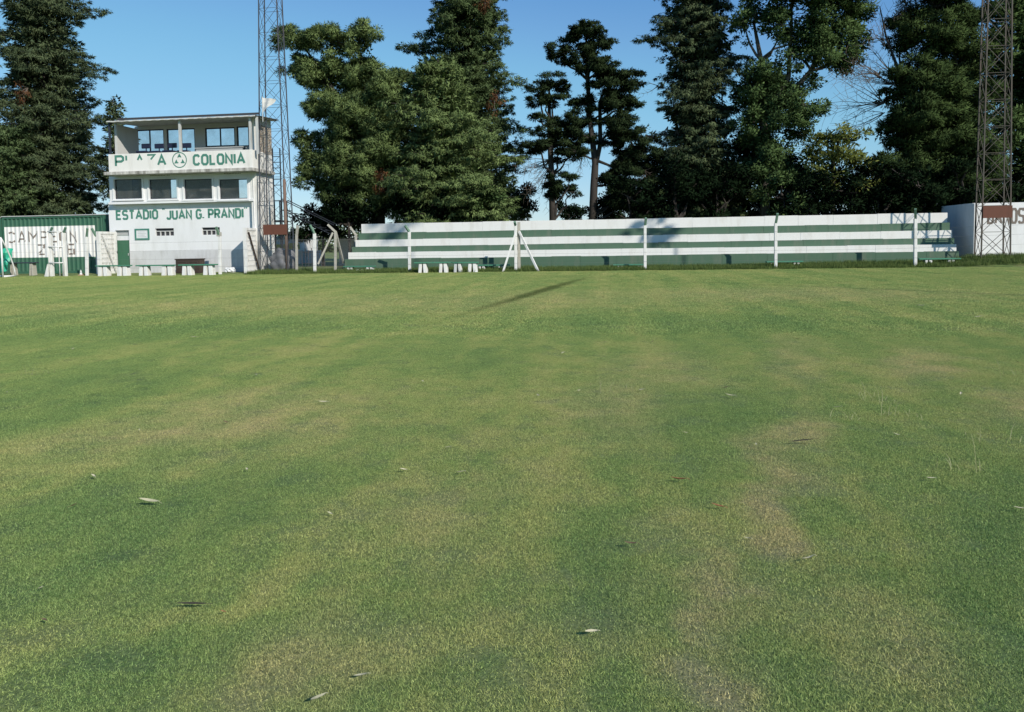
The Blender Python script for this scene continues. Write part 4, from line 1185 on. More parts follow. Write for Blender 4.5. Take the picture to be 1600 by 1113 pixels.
def wander(a, b, n, amp, sag=0.0):
    a = np.array(a, float); b = np.array(b, float); out = []
    L = np.linalg.norm(b-a)
    for i in range(n+1):
        u = i/n; p = a+(b-a)*u
        k = math.sin(u*math.pi)
        out.append(tuple(p + rng.normal(0, amp*L*k, 3) + np.array([0,0,-sag*L*u*u])))
    return out

def conifer(name, label, px_axis, Y, env, mat, bark='bark', step=.42, per=5, n=46, ll=.23, lw=.034, clump=.5, droop=.15, rise=.0, flat=.42, inner=.12, trunk_r=.42, core=26, dens=.80, hang=.25, seed=1, group='trees behind the stadium'):
    """tree with whorled boughs; env = [(y px, left px, right px)] measured outline at depth Y"""
    global rng
    rng = np.random.default_rng(seed)
    ax = PX(px_axis, Y, 330); z = []; rl = []; rr = []
    for (yp, a, b) in env:
        xa, zz = P(a, yp, Y); xb, _ = P(b, yp, Y); xc, _ = P(px_axis, yp, Y)
        z.append(zz); rl.append(max(.15, ax-xa)); rr.append(max(.15, xb-ax))
    o = np.argsort(z); z = np.array(z)[o]; rl = np.array(rl)[o]; rr = np.array(rr)[o]
    root = empty(name, label, 'tree', group, loc=(ax, Y, 0))
    H = z[-1]; z0 = max(z[0], .8)
    t = MB(); tp = [(rng.normal(0,.05), rng.normal(0,.05), zz) for zz in np.linspace(-.3, H, 12)]
    t.tube(tp, [max(.03, trunk_r*(1-i/11)**.8) for i in range(12)], 10)
    limbs = MB(); C = []; D = []; S = []; NR = []
    zz = z0
    while zz < H-.2:
        ph0 = rng.uniform(0, 6.283)
        for k in range(per):
            phi = ph0 + 6.283*k/per + rng.normal(0,.25); cx = math.cos(phi)
            r0 = np.interp(zz, z, rl)*(1-cx)/2 + np.interp(zz, z, rr)*(1+cx)/2
            r = r0*(.84+.24*math.sin(1.55*zz + 2.3*math.sin(phi+seed)))*(rng.uniform(.68, 1.08) if rng.random() < .8 else rng.uniform(.95,1.2))
            dirn = np.array([cx, math.sin(phi), 0.0]); sv = np.array([-dirn[1], dirn[0], 0])
            zt = zz + rng.uniform(-.3,.3)
            base = np.array([0,0,max(.3, zt - rise*r + .10*r)]); tip = dirn*r + [0,0,zt]
            pts = wander(base, tip, 4, .03)
            limbs.tube(pts, [.055,.04,.03,.02,.01], 4, cap=False)
            m = max(3, int(r*(1-inner)*dens/(clump*clump)))
            for j in range(m):
                u = inner + (1-inner)*((j+rng.random())/m)**.75
                w = min(3.999, u*4); a = int(w); p = np.array(pts[a])*(1-(w-a)) + np.array(pts[a+1])*(w-a)
                half = (.14+.26*math.sin(min(1,u*1.05)*2.6))*min(r,3.2)
                q = rng.normal(0,.5)*half
                off = sv*q + np.array([0,0,rng.normal(0,.09) - abs(q)*.28 - hang*rng.random()**2*u])
                C.append(p+off); D.append(unit(dirn*(.5+.6*u)+sv*np.sign(q)*.35+np.array([0,0,-.15-.35*u*u])+rng.normal(0,.2,3)))
                S.append(clump*rng.uniform(.4,1.45)*(1.05-.3*u))
                NR.append(unit(np.array([0,0,.75])+dirn*(.25+.45*u)+sv*np.clip(q,-1,1)*.5))
        zz += step*rng.uniform(.8,1.2)
    NR = np.array(NR)
    C = np.array(C); D = np.array(D); S = np.array(S)
    v, ti, no = clump_leaves(C, D, S, n, ll, lw, flat, droop, nrm=NR)
    # inner fill close to the trunk: broader sprays with a darker tint
    m = int((H-z0)*core); zc = rng.uniform(z0-.3, H-.4, m); ph = rng.uniform(0, 6.283, m); cxs = np.cos(ph)
    rr_ = (np.interp(zc, z, rl)*(1-cxs)/2 + np.interp(zc, z, rr)*(1+cxs)/2)*rng.uniform(.08,.62,m)
    C2 = np.stack([cxs*rr_, np.sin(ph)*rr_, zc], 1); D2 = unit(np.stack([cxs, np.sin(ph), np.zeros(m)], 1)+rng.normal(0,.3,(m,3)))
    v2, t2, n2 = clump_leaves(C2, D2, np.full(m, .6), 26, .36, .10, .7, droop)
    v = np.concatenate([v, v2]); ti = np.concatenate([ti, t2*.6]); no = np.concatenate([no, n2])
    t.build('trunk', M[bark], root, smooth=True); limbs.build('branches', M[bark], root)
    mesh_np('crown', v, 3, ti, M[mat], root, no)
    return root

def blob_tree(name, label, px_base, Y, blobs, mat, trunk, bark='bark', n=46, dens=1.0, clump=.5, ll=.3, lw=.055, flat=.5, droop=.1, quad=False, trunk_r=.35, depth=1.0, shell=.35, seed=1, cat='tree', group='trees behind the stadium', limb_n=1, core=5, pads=1.5, padz=.6, grow=1.0):
    """tree whose foliage masses stand at given places; blobs = (x px, y px, rx px, ry px[, depth offset])"""
    global rng
    rng = np.random.default_rng(seed)
    bx = PX(px_base, Y, 335)
    root = empty(name, label, cat, group, loc=(bx, Y, 0))
    t = MB()
    for tr in trunk:
        pts = []
        for (px_, py_, rad) in tr:
            x, zz = P(px_, py_, Y); pts.append((x-bx, 0 if rad > .2 else rng.normal(0,.1), zz))
        if tr[0][1] > 330: pts[0] = (pts[0][0], pts[0][1], -.3)
        t.tube(pts, [q[2] for q in tr], 9)
    t.build('trunk', M[bark], root, smooth=True)
    main = [(P(px_,py_,Y)[0]-bx, P(px_,py_,Y)[1]) for tr in trunk for (px_,py_,_) in tr]
    limbs = MB(); C = []; D = []; S = []; NR = []
    for bl in blobs:
        cx, cz = P(bl[0], bl[1], Y); cx -= bx
        rx = (PX(bl[0]+bl[2], Y, bl[1])-PX(bl[0]-bl[2], Y, bl[1]))/2; rz = (PZ(bl[0], bl[1]-bl[3], Y)-PZ(bl[0], bl[1]+bl[3], Y))/2
        rx *= grow; rz *= grow
        cy = bl[4] if len(bl) > 4 else rng.uniform(-.8,.8)*depth
        ry = rx*.85*depth
        ctr = np.array([cx,cy,cz])
        # limb from the nearest lower trunk point
        cand = [q for q in main if q[1] < cz] or main
        q = min(cand, key=lambda q: abs(q[0]-cx)*.8 + abs(q[1]-cz+abs(q[0]-cx)*.5))
        for _ in range(limb_n):
            limbs.tube(wander((q[0],0,q[1]), ctr+rng.normal(0,.2,3), 5, .05), [.11,.09,.075,.06,.045,.02], 5, cap=False)
        K = max(4, int((rx*rz+rx*ry)*pads))
        w0 = unit(rng.normal(size=(K,3)) + [0,-.25,.15])
        rs = np.clip(.33*min(rx,rz*1.6), .3, .95)*rng.uniform(.7,1.3,K)
        sub = ctr + w0*[rx,ry,rz]*(rng.uniform(.35,1.0,(K,1)))*.86
        mk = np.maximum(3, (dens*rs*rs*5.5/(clump*clump)).astype(int))
        idx = np.repeat(np.arange(K), mk); m = len(idx)
        w1 = unit(rng.normal(size=(m,3))*.8 + w0[idx]*.55 + [0,0,.30])
        p = sub[idx] + w1*rs[idx][:,None]*[1.05,1.05,padz]*(rng.random((m,1))**.35)
        C.append(p); S.append(clump*rng.uniform(.4,1.45,m)); D.append(unit(w1*[1,1,.7]+rng.normal(0,.3,(m,3)))); NR.append(unit(w1+[0,0,.25]))
        for j in range(min(14, m//5)):
            limbs.tube(wander(ctr, p[j], 3, .05), [.035,.026,.018,.008], 4, cap=False)
    limbs.build('branches', M[bark], root)
    C = np.concatenate(C); D = np.concatenate(D); S = np.concatenate(S)
    NR = np.concatenate(NR)
    v, ti, no = clump_leaves(C, D, S, n, ll, lw, flat, droop, quad=quad, nrm=NR)
    mesh_np('crown', v, 4 if quad else 3, ti, M[mat], root, no)
    if core:
        CC = []
        for bl in blobs:
            cx, cz = P(bl[0], bl[1], Y); rx = (PX(bl[0]+bl[2], Y, bl[1])-PX(bl[0]-bl[2], Y, bl[1]))/2; rz = (PZ(bl[0], bl[1]-bl[3], Y)-PZ(bl[0], bl[1]+bl[3], Y))/2
            m = max(2, int(core*rx*rz)); CC.append(np.array([cx-bx,.25,cz]) + rng.normal(0,.26,(m,3))*[rx,rx,rz])
        CC = np.concatenate(CC)
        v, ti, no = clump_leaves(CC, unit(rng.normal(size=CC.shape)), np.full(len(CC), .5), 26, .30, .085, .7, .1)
        mesh_np('inner_foliage', v, 3, ti*.6, M[mat], root, no)  # inner fill leaves with a darker tint
    return root

def twigs(root, starts, Y, bx, mat='twig', seed=3, name='bare_twigs'):
    """fans of leafless twigs; starts = (x px, y px, angle deg, length m, count)"""
    r = np.random.default_rng(seed); mb = MB()
    for (px_, py_, ang, L, cnt) in starts:
        x, z = P(px_, py_, Y)
        for i in range(cnt):
            a = R(ang + r.normal(0,22)); ln = L*r.uniform(.5,1.1); dy = r.normal(0,.4)
            pts = []; p = np.array([x-bx, r.normal(0,.15), z]); cur = a
            for k in range(6):
                pts.append(tuple(p)); cur += r.normal(0,.16)
                p = p + np.array([math.cos(cur), dy*.4, math.sin(cur)])*ln/5
            mb.tube(pts, [.028,.024,.019,.014,.01,.005], 4, cap=False)
            for k in range(2,6):
                for s_ in (-1,1):
                    b = cur + s_*r.uniform(.5,1.0); l2 = ln*r.uniform(.12,.3)
                    q0 = np.array(pts[k]); q1 = q0+np.array([math.cos(b), r.normal(0,.4), math.sin(b)])*l2
                    mb.tube([tuple(q0), tuple((q0+q1)/2+r.normal(0,.03,3)), tuple(q1)], [.012,.009,.004], 3, cap=False)
    o = mb.build(name, M[mat], root); o['kind'] = 'stuff'
    return o

def plant():
    # left of the press box
    conifer('fir_tree', 'tall dark fir behind the CAMPEON container', 78, 56,
        [(-260,68,88),(-160,45,110),(-60,25,125),(0,12,132),(20,4,146),(60,0,140),(100,-8,142),(130,-4,160),(170,2,152),(200,8,162),(250,0,168),(300,-14,172),(345,-20,174)],
        'leaf_blue', step=.50, per=7, n=58, clump=.40, seed=21, trunk_r=.5)
    conifer('young_fir', 'slim young fir peeping over the press box roof at its left end', 184, 55,
        [(150,182,187),(175,172,198),(200,162,206),(230,155,216),(300,150,225)], 'leaf_blue', step=.5, per=4, n=26, clump=.3, ll=.2, lw=.045, rise=.5, core=4, seed=22, trunk_r=.14)
    conifer('spreading_cypress', 'lower spreading cypress at the left edge behind the container', 12, 52,
        [(195,-5,25),(215,-40,52),(250,-70,62),(300,-90,66),(345,-95,70)], 'leaf_cypress', step=.50, per=7, n=58, clump=.40, seed=23, trunk_r=.3)
    # the big group left of the middle
    t = blob_tree('spreading_cedar', 'broad light green cedar with rounded boughs right of the left mast', 575, 52.5,
        [(470,62,42,24),(520,70,40,26),(565,68,38,28),(470,110,40,26),(520,120,48,32),(575,120,46,34),(620,150,40,36),(500,170,40,28),(555,185,52,44),(480,222,26,22),(520,240,44,36),
         (492,270,32,28),(560,260,58,44),(610,220,56,60),(525,300,40,30),(580,310,60,30),(640,290,60,45),(600,150,44,36,-.5)],
        'leaf_bright', [[(590,345,.5),(592,260,.42),(580,170,.3),(560,80,.12)],[(592,260,.3),(640,180,.2),(660,120,.08)],[(588,230,.26),(520,140,.16),(480,80,.06)]],
        n=50, clump=.34, dens=.80, pads=2.1, grow=1.08, padz=.7, ll=.22, lw=.033, seed=24, flat=.6, trunk_r=.5)
    conifer('tall_cypress', 'tall dark cypress with brown dead twigs rising behind the light green cedar', 738, 58,
        [(-240,728,750),(-150,705,770),(-60,685,795),(0,668,806),(20,655,812),(50,645,792),(72,622,790),(90,655,795),(115,650,818),(150,668,806),(185,690,822),(230,660,830),(345,650,835)],
        'leaf_cypress', step=.50, per=7, n=58, clump=.40, rise=.12, seed=25, trunk_r=.5)
    conifer('spreading_cypress', 'bright green drooping cypress above the left third of the bleachers', 690, 51.5,
        [(92,668,705),(108,622,722),(130,612,740),(165,600,752),(205,592,792),(240,590,822),(262,600,815),(300,585,818),(345,560,805)],
        'leaf_bright', step=.50, per=7, n=58, clump=.40, rise=.10, droop=.3, seed=26, trunk_r=.45)
    # thin pines in the middle
    Yp = 55
    r = blob_tree('thin_pine', 'thin pine with sparse layered tufts left of the forked pine', 862, Yp,
        [(848,128,30,7),(868,136,32,8),(838,148,22,7),(872,160,36,10),(852,166,24,9),(842,188,22,6),(878,198,34,11),(858,208,30,9),(838,226,28,9),(872,228,42,12),(892,245,28,10),(882,285,26,12),(872,300,28,14),(890,300,18,10)],
        'leaf_dark', [[(864,345,.26),(862,280,.22),(858,200,.17),(858,140,.07)]], bark='bark', n=34, clump=.28, dens=1.2, core=0, pads=2.6, padz=.55, grow=1.3, ll=.20, lw=.036, flat=.4, seed=27)
    twigs(r, [(858,250,215,2.6,9),(858,262,240,2.8,9),(862,255,200,2.2,5),(866,240,20,1.6,3)], Yp, PX(862,Yp,335), seed=31)
    r = blob_tree('forked_pine', 'taller forked pine with dark flat crown in the middle of the sky gap', 925, Yp,
        [(925,38,20,10),(915,55,32,12),(880,62,26,11),(900,82,40,14),(938,66,26,10),(875,92,18,8),(918,102,28,12),(935,112,34,14),(962,122,32,12),(950,140,28,14),(990,128,22,12),(975,150,28,14),(955,165,34,14),(990,165,18,10),
         (965,190,36,14),(985,205,40,13),(1008,212,22,10),(905,165,20,14),(898,190,24,14),(895,215,26,12),(905,240,22,12),(948,215,28,12),(975,228,36,14),(1005,240,28,14),(985,262,30,18),(960,285,26,18),(1000,290,26,22),(970,312,30,18),(1010,318,30,18)],
        'leaf_dark', [[(922,345,.30),(928,290,.27),(930,255,.24),(922,190,.17),(918,125,.15),(916,60,.06)],[(930,262,.18),(938,225,.16),(937,160,.12)],[(930,250,.12),(960,262,.09),(990,235,.05)]],
        n=34, clump=.30, dens=1.3, core=0, pads=2.6, padz=.55, grow=1.32, ll=.20, lw=.038, flat=.45, seed=28)
    twigs(r, [(912,232,250,2.0,7),(905,225,230,1.6,4),(960,255,300,2.0,4),(985,255,290,2.2,5)], Yp, PX(925,Yp,335), seed=32)
    # right of the middle
    r = conifer('weeping_cypress', 'very tall dark cypress with weeping boughs right of the forked pine', 1090, 56,
        [(-260,1075,1105),(-150,1050,1130),(-60,1030,1145),(0,1018,1150),(22,1010,1145),(50,1004,1152),(75,1002,1160),(98,1018,1174),(125,1024,1150),(152,1018,1146),(168,1016,1162),(205,1034,1170),(255,1030,1182),(345,1010,1192)],
        'leaf_blue', step=.50, per=7, n=58, clump=.40, droop=.55, rise=.15, seed=29, trunk_r=.5, inner=.2)
    twigs(r, [(1060,200,265,2.2,8),(1085,195,270,2.4,8),(1045,195,250,1.6,5),(1060,70,265,1.6,5),(1030,130,165,1.5,2)], 55.0, PX(1090,56,335), seed=33)
    blob_tree('broadleaf_tree', 'tall broad-leaved tree with pale limbs right of the weeping cypress', 1195, 53.5,
        [(1180,18,36,26),(1230,-6,50,28),(1290,2,52,34),(1340,18,30,30),(1215,48,30,22),(1258,52,38,28),(1310,62,42,30),(1345,62,22,26),(1285,90,40,22),(1330,96,28,18),(1240,84,26,16),(1165,42,22,20),
         (1200,118,44,20),(1225,140,48,28),(1185,152,40,26),(1250,165,30,26),(1215,180,44,28),(1175,190,32,26),(1240,205,28,24),(1200,222,38,24),(1185,255,36,28),(1160,290,36,30),(1215,275,30,24),(1250,-70,90,40),(1320,-50,60,36)],
        'leaf_broad', [[(1195,345,.34),(1196,260,.29),(1192,170,.23),(1190,95,.17),(1178,35,.08)],[(1192,190,.2),(1232,120,.16),(1236,40,.1),(1240,-40,.05)],[(1215,170,.18),(1268,110,.16),(1300,40,.09),(1320,-30,.05)]],
        bark='bark_pale', n=26, clump=.38, dens=1.1, pads=2.0, padz=.8, grow=1.22, ll=.22, lw=.05, quad=True, flat=.7, seed=30)
    blob_tree('yellow_green_tree', 'small sunlit yellow-green tree seen low between the dark trees', 1300, 51.5,
        [(1282,222,26,16),(1305,212,26,16),(1330,222,26,16),(1270,242,24,16),(1300,244,40,22),(1335,250,30,22),(1290,275,50,26),(1340,285,40,26)],
        'leaf_yellow', [[(1300,345,.2),(1302,280,.15),(1304,235,.06)]], n=36, clump=.5, dens=.8, quad=True, lw=.05, seed=34)
    r = blob_tree('dark_pine', 'huge dark pine with bare branches on its left, behind the right end of the bleachers', 1450, 53,
        [(1425,28,40,26),(1470,10,44,30),(1510,30,40,34),(1440,66,46,26),(1490,76,46,34),(1530,80,30,40),(1405,70,26,16),(1415,120,46,20,-.8),(1445,140,50,28,-.8),(1395,150,30,22),(1500,135,48,36),(1425,180,50,32),(1480,185,52,38),(1530,150,30,40),
         (1400,205,34,30),(1450,225,56,38),(1510,225,46,44),(1410,260,44,36),(1470,275,54,40),(1530,270,40,44),(1425,310,54,30),(1490,318,56,28),(1385,290,34,30),(1480,-40,70,40)],
        'leaf_deep', [[(1452,345,.5),(1450,240,.4),(1446,140,.3),(1455,40,.16),(1460,-60,.06)],[(1448,180,.2),(1500,120,.14),(1515,40,.06)],[(1446,170,.16),(1410,130,.12),(1385,60,.06),(1375,10,.03)]],
        n=46, clump=.38, dens=1.0, pads=1.9, padz=.7, grow=1.22, ll=.23, lw=.035, seed=35, flat=.5)
    twigs(r, [(1400,130,165,3.4,11),(1385,160,175,3.8,13),(1380,120,150,3.0,8),(1385,175,200,2.8,6),(1395,110,130,2.4,6),(1385,70,110,2.6,6),(1400,40,70,2.4,6),(1420,60,60,2.2,6),(1385,60,160,1.6,4)], 52.6, PX(1450,53,335), seed=36)
    blob_tree('broadleaf_tree', 'broad-leaved tree cut off by the right edge above the toilet block', 1600, 55,
        [(1590,20,34,36),(1630,0,50,40),(1585,90,26,30),(1610,110,40,40),(1640,90,50,50),(1592,160,30,30),(1620,190,40,40),(1590,230,28,36),(1615,270,40,40),(1585,300,26,24),(1650,200,50,60),(1580,50,24,30),(1556,18,28,30),(1562,78,28,34),(1552,135,28,34),(1562,195,30,36),(1552,250,32,36),(1560,300,30,26)],
        'leaf_broad', [[(1625,345,.4),(1622,240,.32),(1615,120,.2),(1610,10,.08)]], bark='bark', n=30, clump=.40, dens=1.1, pads=2.2, padz=.8, grow=1.2, quad=True, flat=.7, seed=37)
    # undergrowth behind the bleachers, most of it darkened in colour for shade
    und = [(985,312,40,30,50.5,'low dark shrub under the forked pine'),(1055,300,46,44,50.2,'dark shrub at the foot of the weeping cypress'),(1120,296,46,50,51.5,'dense dark shrub between weeping cypress and broadleaf tree'),
           (1262,306,44,36,50.5,'shade-darkened shrub below the yellow-green tree'),(1332,302,44,40,51.0,'tallest shade-darkened shrub left of the dark pine'),(1372,295,40,50,50.6,'dark shrub beside the dark pine trunk'),
           (1225,312,40,34,51.2,'shrub with lighter leaves under the broadleaf tree'),(1445,305,50,44,50.0,'dark shrub behind the right end of the bleachers'),(1505,300,40,46,51.0,'dark shrub between bleachers and toilet block'),
           (1150,268,52,72,60,'tall dark thicket glimpsed between weeping cypress and broadleaf tree'),(1232,282,46,60,61,'dark thicket just right of the broadleaf trunk'),
           (1055,285,50,56,61,'dark thicket behind the weeping cypress'),(1410,272,46,60,60,'dark thicket left of the dark pine trunk'),(1500,250,56,86,60,'tall dark thicket right of the dark pine trunk'),
           (1010,322,56,26,63,'low dark hedge behind the shrubs below the forked pine'),(1110,322,56,26,64,'low dark hedge behind the weeping cypress foot'),(1205,322,56,28,64,'low dark hedge behind the broadleaf trunk'),
           (1300,316,56,30,64,'low dark hedge behind the yellow-green tree'),(1390,318,50,28,64,'low dark hedge left behind the dark pine'),(1520,300,40,50,58,'dark thicket rising behind the right mast'),
           (805,318,28,26,60,'dark bush filling the gap left of the thin pine'),(886,331,26,12,80,'far low bush between the two thin pines'),(946,326,24,18,58,'dark bush right of the forked pine trunk'),
           (745,322,40,24,50.2,'leafy climber patch above the bleachers below the bright cypress'),(650,325,46,20,50.0,'shaded shrub above the left part of the bleachers'),(545,330,40,26,51.0,'dark leafy bush just left of the bleachers'),
           (505,350,34,24,54.0,'rounded dark bush behind the grey leaning posts'),(1575,300,34,40,54.0,'shrub rising behind the toilet block')]
    for k, (cx, cy, rx, ry, Y, lab) in enumerate(und):
        bl = [(cx,cy,rx*.8,ry*.8)]
        q = np.random.default_rng(100+k)
        for i in range(7): bl.append((cx+q.uniform(-.9,.9)*rx, cy+q.uniform(-.95,.8)*ry, rx*.5, ry*.40))
        bl.append((cx, 350, rx, 26))
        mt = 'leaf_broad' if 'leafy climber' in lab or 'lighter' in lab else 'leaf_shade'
        blob_tree('shrub', lab, cx, Y, bl, mt, [[(cx,352,.12),(cx,cy,.07)]], n=26, clump=.38, dens=.8, quad=True, ll=.24, lw=.055, flat=.75, seed=60+k, cat='shrub', group='undergrowth behind the bleachers')
    # brown dead sprays on the tall cypress and the fir
    for (px_, py_, Y, lab) in ((772,160,55.2,'hanging spray of orange-brown dead needles on the tall cypress'),(757,8,55.4,'dead brown spray near the top of the tall cypress'),(35,150,53.4,'patch of dead brown needles on the fir left side'),(595,285,50.2,'pale brown dead spray low in the light green cedar')):
        x, z = P(px_, py_, Y)
        root = empty('dead_spray', lab, 'branch', loc=(x,Y,z))
        global rng; rng = np.random.default_rng(int(px_))
        c = rng.normal(0,1,(9,3))*[.22,.2,.42]; d = unit(rng.normal(0,.4,(9,3))+[0,-.3,-1])
        v, ti, no = clump_leaves(c, d, np.full(9,.3), 30, .26, .035, .9, .8); mesh_np('needles', v, 3, ti, M['leaf_dead'], root, no)
        mb = MB()
        for q in c: mb.tube([(0,.6,.7),tuple(q*.5+[0,.2,.3]),tuple(q)],[.03,.02,.008],4,cap=False)
        mb.build('twig', M['twig'], root)
plant()

# far wood on the skyline
def far_wood():
    global rng; rng = np.random.default_rng(5)
    C = []
    for k in range(420):
        x = rng.uniform(-190, 190); y = rng.uniform(150, 175); h = 4.5+2.2*math.sin(x*.09)+1.5*math.sin(x*.31)
        for j in range(9): C.append((x+rng.normal(0,1.6), y+rng.normal(0,1.5), abs(rng.uniform(0,1))*h))
    C = np.array(C); D = unit(rng.normal(size=C.shape)+[0,-.4,.5])
    v, ti, no = clump_leaves(C, D, np.full(len(C),1.5), 14, .9, .3, .8, 0)
    o = mesh_np('far_wood', v, 3, ti, M['leaf_cypress'], None, no); tag(o, 'low far-off belt of trees on the skyline', 'trees', kind='stuff')
far_wood()

# tall slim palms out of the picture on the right: their crowns shade two places of the bleachers
def palm(target, dist, label, fr):
    tx, ty, tz = target
    d = -LIGHT; t = dist/d.x
    x, y, H = tx+d.x*t, ty+d.y*t, tz+d.z*t
    root = empty('fan_palm', label, 'palm', 'palms at the right of the pitch', loc=(x,y,0))
    MB().tube([(0,0,-.2),(.1,0,H*.4),(-.05,0,H*.75),(0,0,H)],[.08,.06,.055,.05],8).build('trunk', M['bark'], root, smooth=True)
    g = np.random.default_rng(fr)
    for k in range(26):
        a = g.uniform(0,2*math.pi); e = g.uniform(-.9,1.2); L = g.uniform(.9,1.5)
        mb = MB(); dr = np.array([math.cos(a)*math.cos(e), math.sin(a)*math.cos(e), math.sin(e)])
        sd = np.array([-math.sin(a), math.cos(a), 0]); c0 = np.array([0,0,H]); c1 = c0+dr*L*.55
        mb.bar(tuple(c0), tuple(c1), .03)
        for i in range(-4,5):
            an = i*.22; v = dr*math.cos(an)+sd*math.sin(an); tip = c1+v*L*.6+np.array([0,0,-.15*L*abs(i)/4-.1])
            q = np.cross(v, sd) ; n_ = sd*math.cos(an)-dr*math.sin(an)
            mb.poly([tuple(c1), tuple(c1+v*L*.3+n_*.05), tuple(tip), tuple(c1+v*L*.3-n_*.05)])
        fo = mb.build('frond', M['leaf_palm'], root)
palm((*((lambda q: (q[0],))(P(1022,356,45.6))), 45.6, PZ(1022,356,45.6)), 16.5, 'slim fan palm beside the pitch, the nearer of two', 3)
palm((*((lambda q: (q[0],))(P(612,354,46.1))), 46.1, PZ(612,352,46.1)), 30.0, 'very tall fan palm beside the pitch, the farther of two', 4)

# ------------------------------------------------------------------ leaves, stalks and weeds on the turf
def leaf_mesh(L, W, curl, seed):
    r = random.Random(seed); n = 8; mb = MB()
    rows = []
    for i in range(n+1):
        u = i/n; w = W/2*math.sin(math.pi*min(1,u*.96+.02))**.7
        y = (u-.5)*L; bend = .22*L*math.sin(u*2.2+r.uniform(-.1,.1))*curl
        z = .006 + curl*L*.30*(u-.5)**2*2
        rows.append([(bend-w, y, z+w*.5), (bend, y, z), (bend+w, y, z+w*.5)])
    for i in range(n):
        for j in range(2): mb.quad(rows[i][j], rows[i][j+1], rows[i+1][j+1], rows[i+1][j])
    for v in ((-.5,),): mb.tube([rows[0][1], (rows[0][1][0], rows[0][1][1]-L*.16, .008)], [.0015,.001], 4)
    return mb
def leaf_col(name, c): 
    m = worn(name, c, tuple(x*.55 for x in c), .7, 30, False, .7, .1, 90); return m
LC = {'pale': leaf_col('pale dry leaf', (.46,.44,.28)), 'red': leaf_col('red brown leaf', (.46,.15,.08)), 'brown': leaf_col('brown leaf', (.16,.10,.055)), 'dark': leaf_col('dark pod', (.035,.028,.018)), 'cream': leaf_col('cream leaf', (.60,.55,.36))}
big = [(1061,757,26,'red',80,'reddish leaf right of the centre, nearest the worn strip'),(1122,800,22,'red',75,'red-brown leaf touching the left side of the worn strip'),(986,861,20,'brown',85,'dull brown leaf below the two reddish leaves'),
 (1253,696,40,'dark',80,'long dark seed pod on the worn strip'),(1265,884,22,'cream',110,'curled cream leaf right of the bare tan spot'),(232,795,28,'pale',105,'curled pale leaf on the dark green patch at left'),
 (145,752,12,'cream',60,'small cream leaf above the dark green patch at left'),(565,1071,22,'pale',95,'folded pale leaf near the bottom edge'),(69,982,12,'brown',70,'small brown leaf near the lower left edge'),
 (300,956,44,'dark',95,'long dark twig lying in the lower left'),(1141,624,16,'cream',85,'cream leaf right of centre beyond the green patch'),(505,634,16,'cream',95,'thin cream leaf left of the centre'),
 (1594,804,16,'cream',80,'white leaf at the right edge'),(1308,642,12,'cream',80,'pale leaf pair at the upper right of the worn strip'),(1168,852,12,'cream',60,'small cream leaf on the bare tan spot'),(348,968,9,'red',70,'tiny red leaf beside the long dark twig'),
 (303,530,12,'cream',90,'white scrap on the far left part of the pitch'),(1529,498,10,'cream',90,'yellowish leaf on the far right part of the pitch'),(560,554,12,'dark',90,'dark twig on the far middle of the pitch'),(1338,577,12,'dark',100,'dark scrap left of the reddish bare patch')]
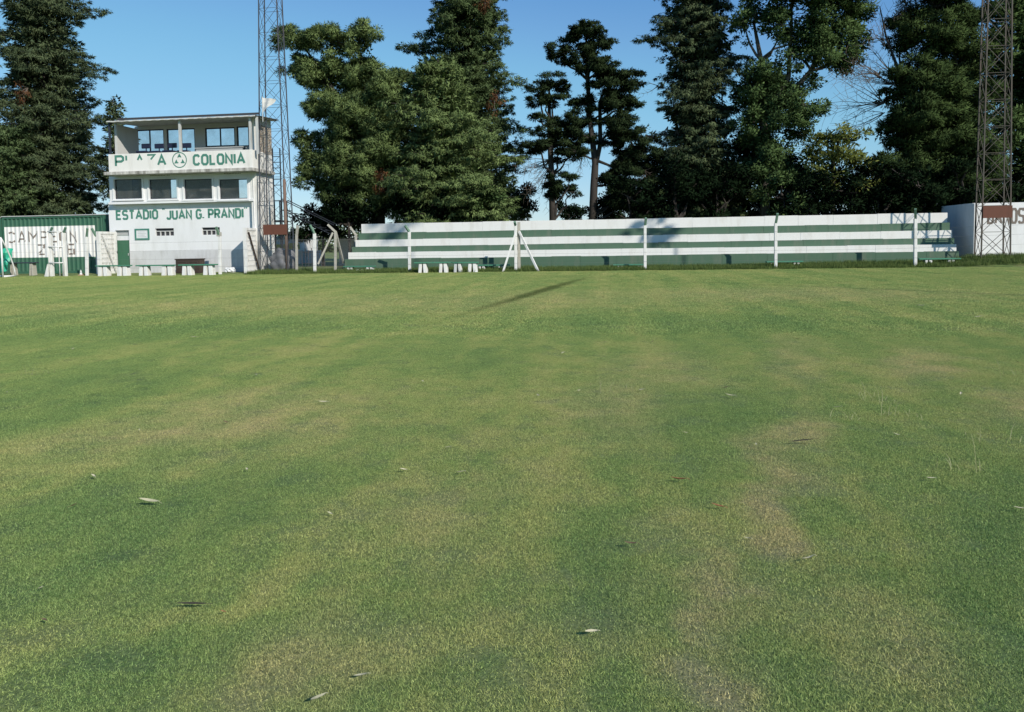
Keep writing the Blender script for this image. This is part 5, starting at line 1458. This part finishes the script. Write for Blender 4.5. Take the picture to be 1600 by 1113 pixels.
def scatter():
    for k, (px_, py_, ln, c, ang, lab) in enumerate(big):
        x, y = G(px_, py_); D = math.hypot(x, y)
        L = .92*ln*math.hypot(D,1.6)/FPX; W = L*(.10 if c == 'dark' else .26)
        curl = .2 if c == 'dark' else rnd.uniform(.6,1.2)
        mb = leaf_mesh(L, W, curl, k)
        o = mb.build('twig' if c == 'dark' else 'fallen_leaf', LC[c]); o.location = (x, y, .028)
        o.rotation_euler = (rnd.uniform(-.2,.2), rnd.uniform(-.35,.35), R(ang)+YAW)
        tag(o, lab, 'twig' if c == 'dark' else 'leaf')
    g = random.Random(44)
    pts = [(10,617),(94,638),(610,635),(700,705),(217,677),(378,740),(630,741),(352,665),(1070,681),(1400,684),(842,622),(905,615),(1133,610),(1003,614),(65,928),(400,590),(113,548),(195,512),(540,512),(482,508),(1120,505),(1500,620),(1590,570),(1455,755),(740,455),(620,470),(1427,498),(1245,532),(945,538),(880,555),(515,810),(925,1000),(115,797),(720,745),(500,1106),(1180,700),(385,740),(1020,537),(660,600),(1440,480)]
    cols = ['pale','cream','brown','cream','pale']
    mes = {c: leaf_mesh(.055,.018,.8,9).build('fallen_leaf', LC[c]) for c in ('pale','cream','brown')}
    first = {}
    for k, (px_, py_) in enumerate(pts):
        c = cols[k % 5]; x, y = G(px_, py_)
        if c not in first: o = mes[c]; first[c] = 1
        else: o = mes[c].copy(); COL.objects.link(o)
        s = g.uniform(.6,1.25)*(1 if y < 9 else min(2.2, y/9)); o.scale = (s,s,s)
        o.location = (x, y, .024); o.rotation_euler = (g.uniform(-.3,.3), g.uniform(-.3,.3), g.uniform(0,6.28))
        tag(o, {'pale':'tiny pale dry leaf lying on the turf','cream':'tiny cream leaf scrap lying on the turf','brown':'tiny brown leaf lying on the turf'}[c], 'leaf', {'pale':'tiny pale leaves on the turf','cream':'tiny cream leaves on the turf','brown':'tiny brown leaves on the turf'}[c])
scatter()
def stalks():
    specs = [(965,612,34,7,'tuft of tall straw-coloured grass stalks just right of the centre'),(1492,732,52,6,'single tall stalk with weeds at the right'),(1370,625,26,16,'sprawling tuft of pale weed grass at the upper right'),
             (1350,655,30,8,'upright thin weed stalks below the sprawling weed tuft'),(1400,650,20,14,'low weed tuft right of the thin weed stalks'),(1560,690,24,12,'low weed tuft near the right edge'),(1588,590,34,4,'thin stalks at the far right edge'),(60,585,16,14,'pale weed tuft at the far left')]
    g = np.random.default_rng(8)
    for (px_, py_, hp, n, lab) in specs:
        x, y = G(px_, py_); h = hp*math.hypot(y,1.6)/FPX
        root = empty('grass_tuft', lab, 'weed', 'weeds standing in the turf', loc=(x,y,0))
        V = []; 
        for i in range(n):
            tall = i < max(1,n//5)
            b = np.array([g.normal(0,.10), g.normal(0,.10), 0]); hh = h*(1.0 if tall else g.uniform(.15,.45))
            a = g.uniform(0,6.28); ln = np.array([math.cos(a), math.sin(a), 0])*hh*(.25 if tall else g.uniform(.3,1.3)); w = np.array([.0024,0,0])
            m_ = b+ln*.4+[0,0,hh*.65]; e = b+ln+[0,0,hh]
            V += [b-w,b+w,m_+w*.8,m_-w*.8, m_-w*.8,m_+w*.8,e+w*.4,e-w*.4]
        mesh_np('stalks', np.array(V), 4, g.random(len(V)//4), M['straw'], root)['kind'] = 'stuff'
stalks()
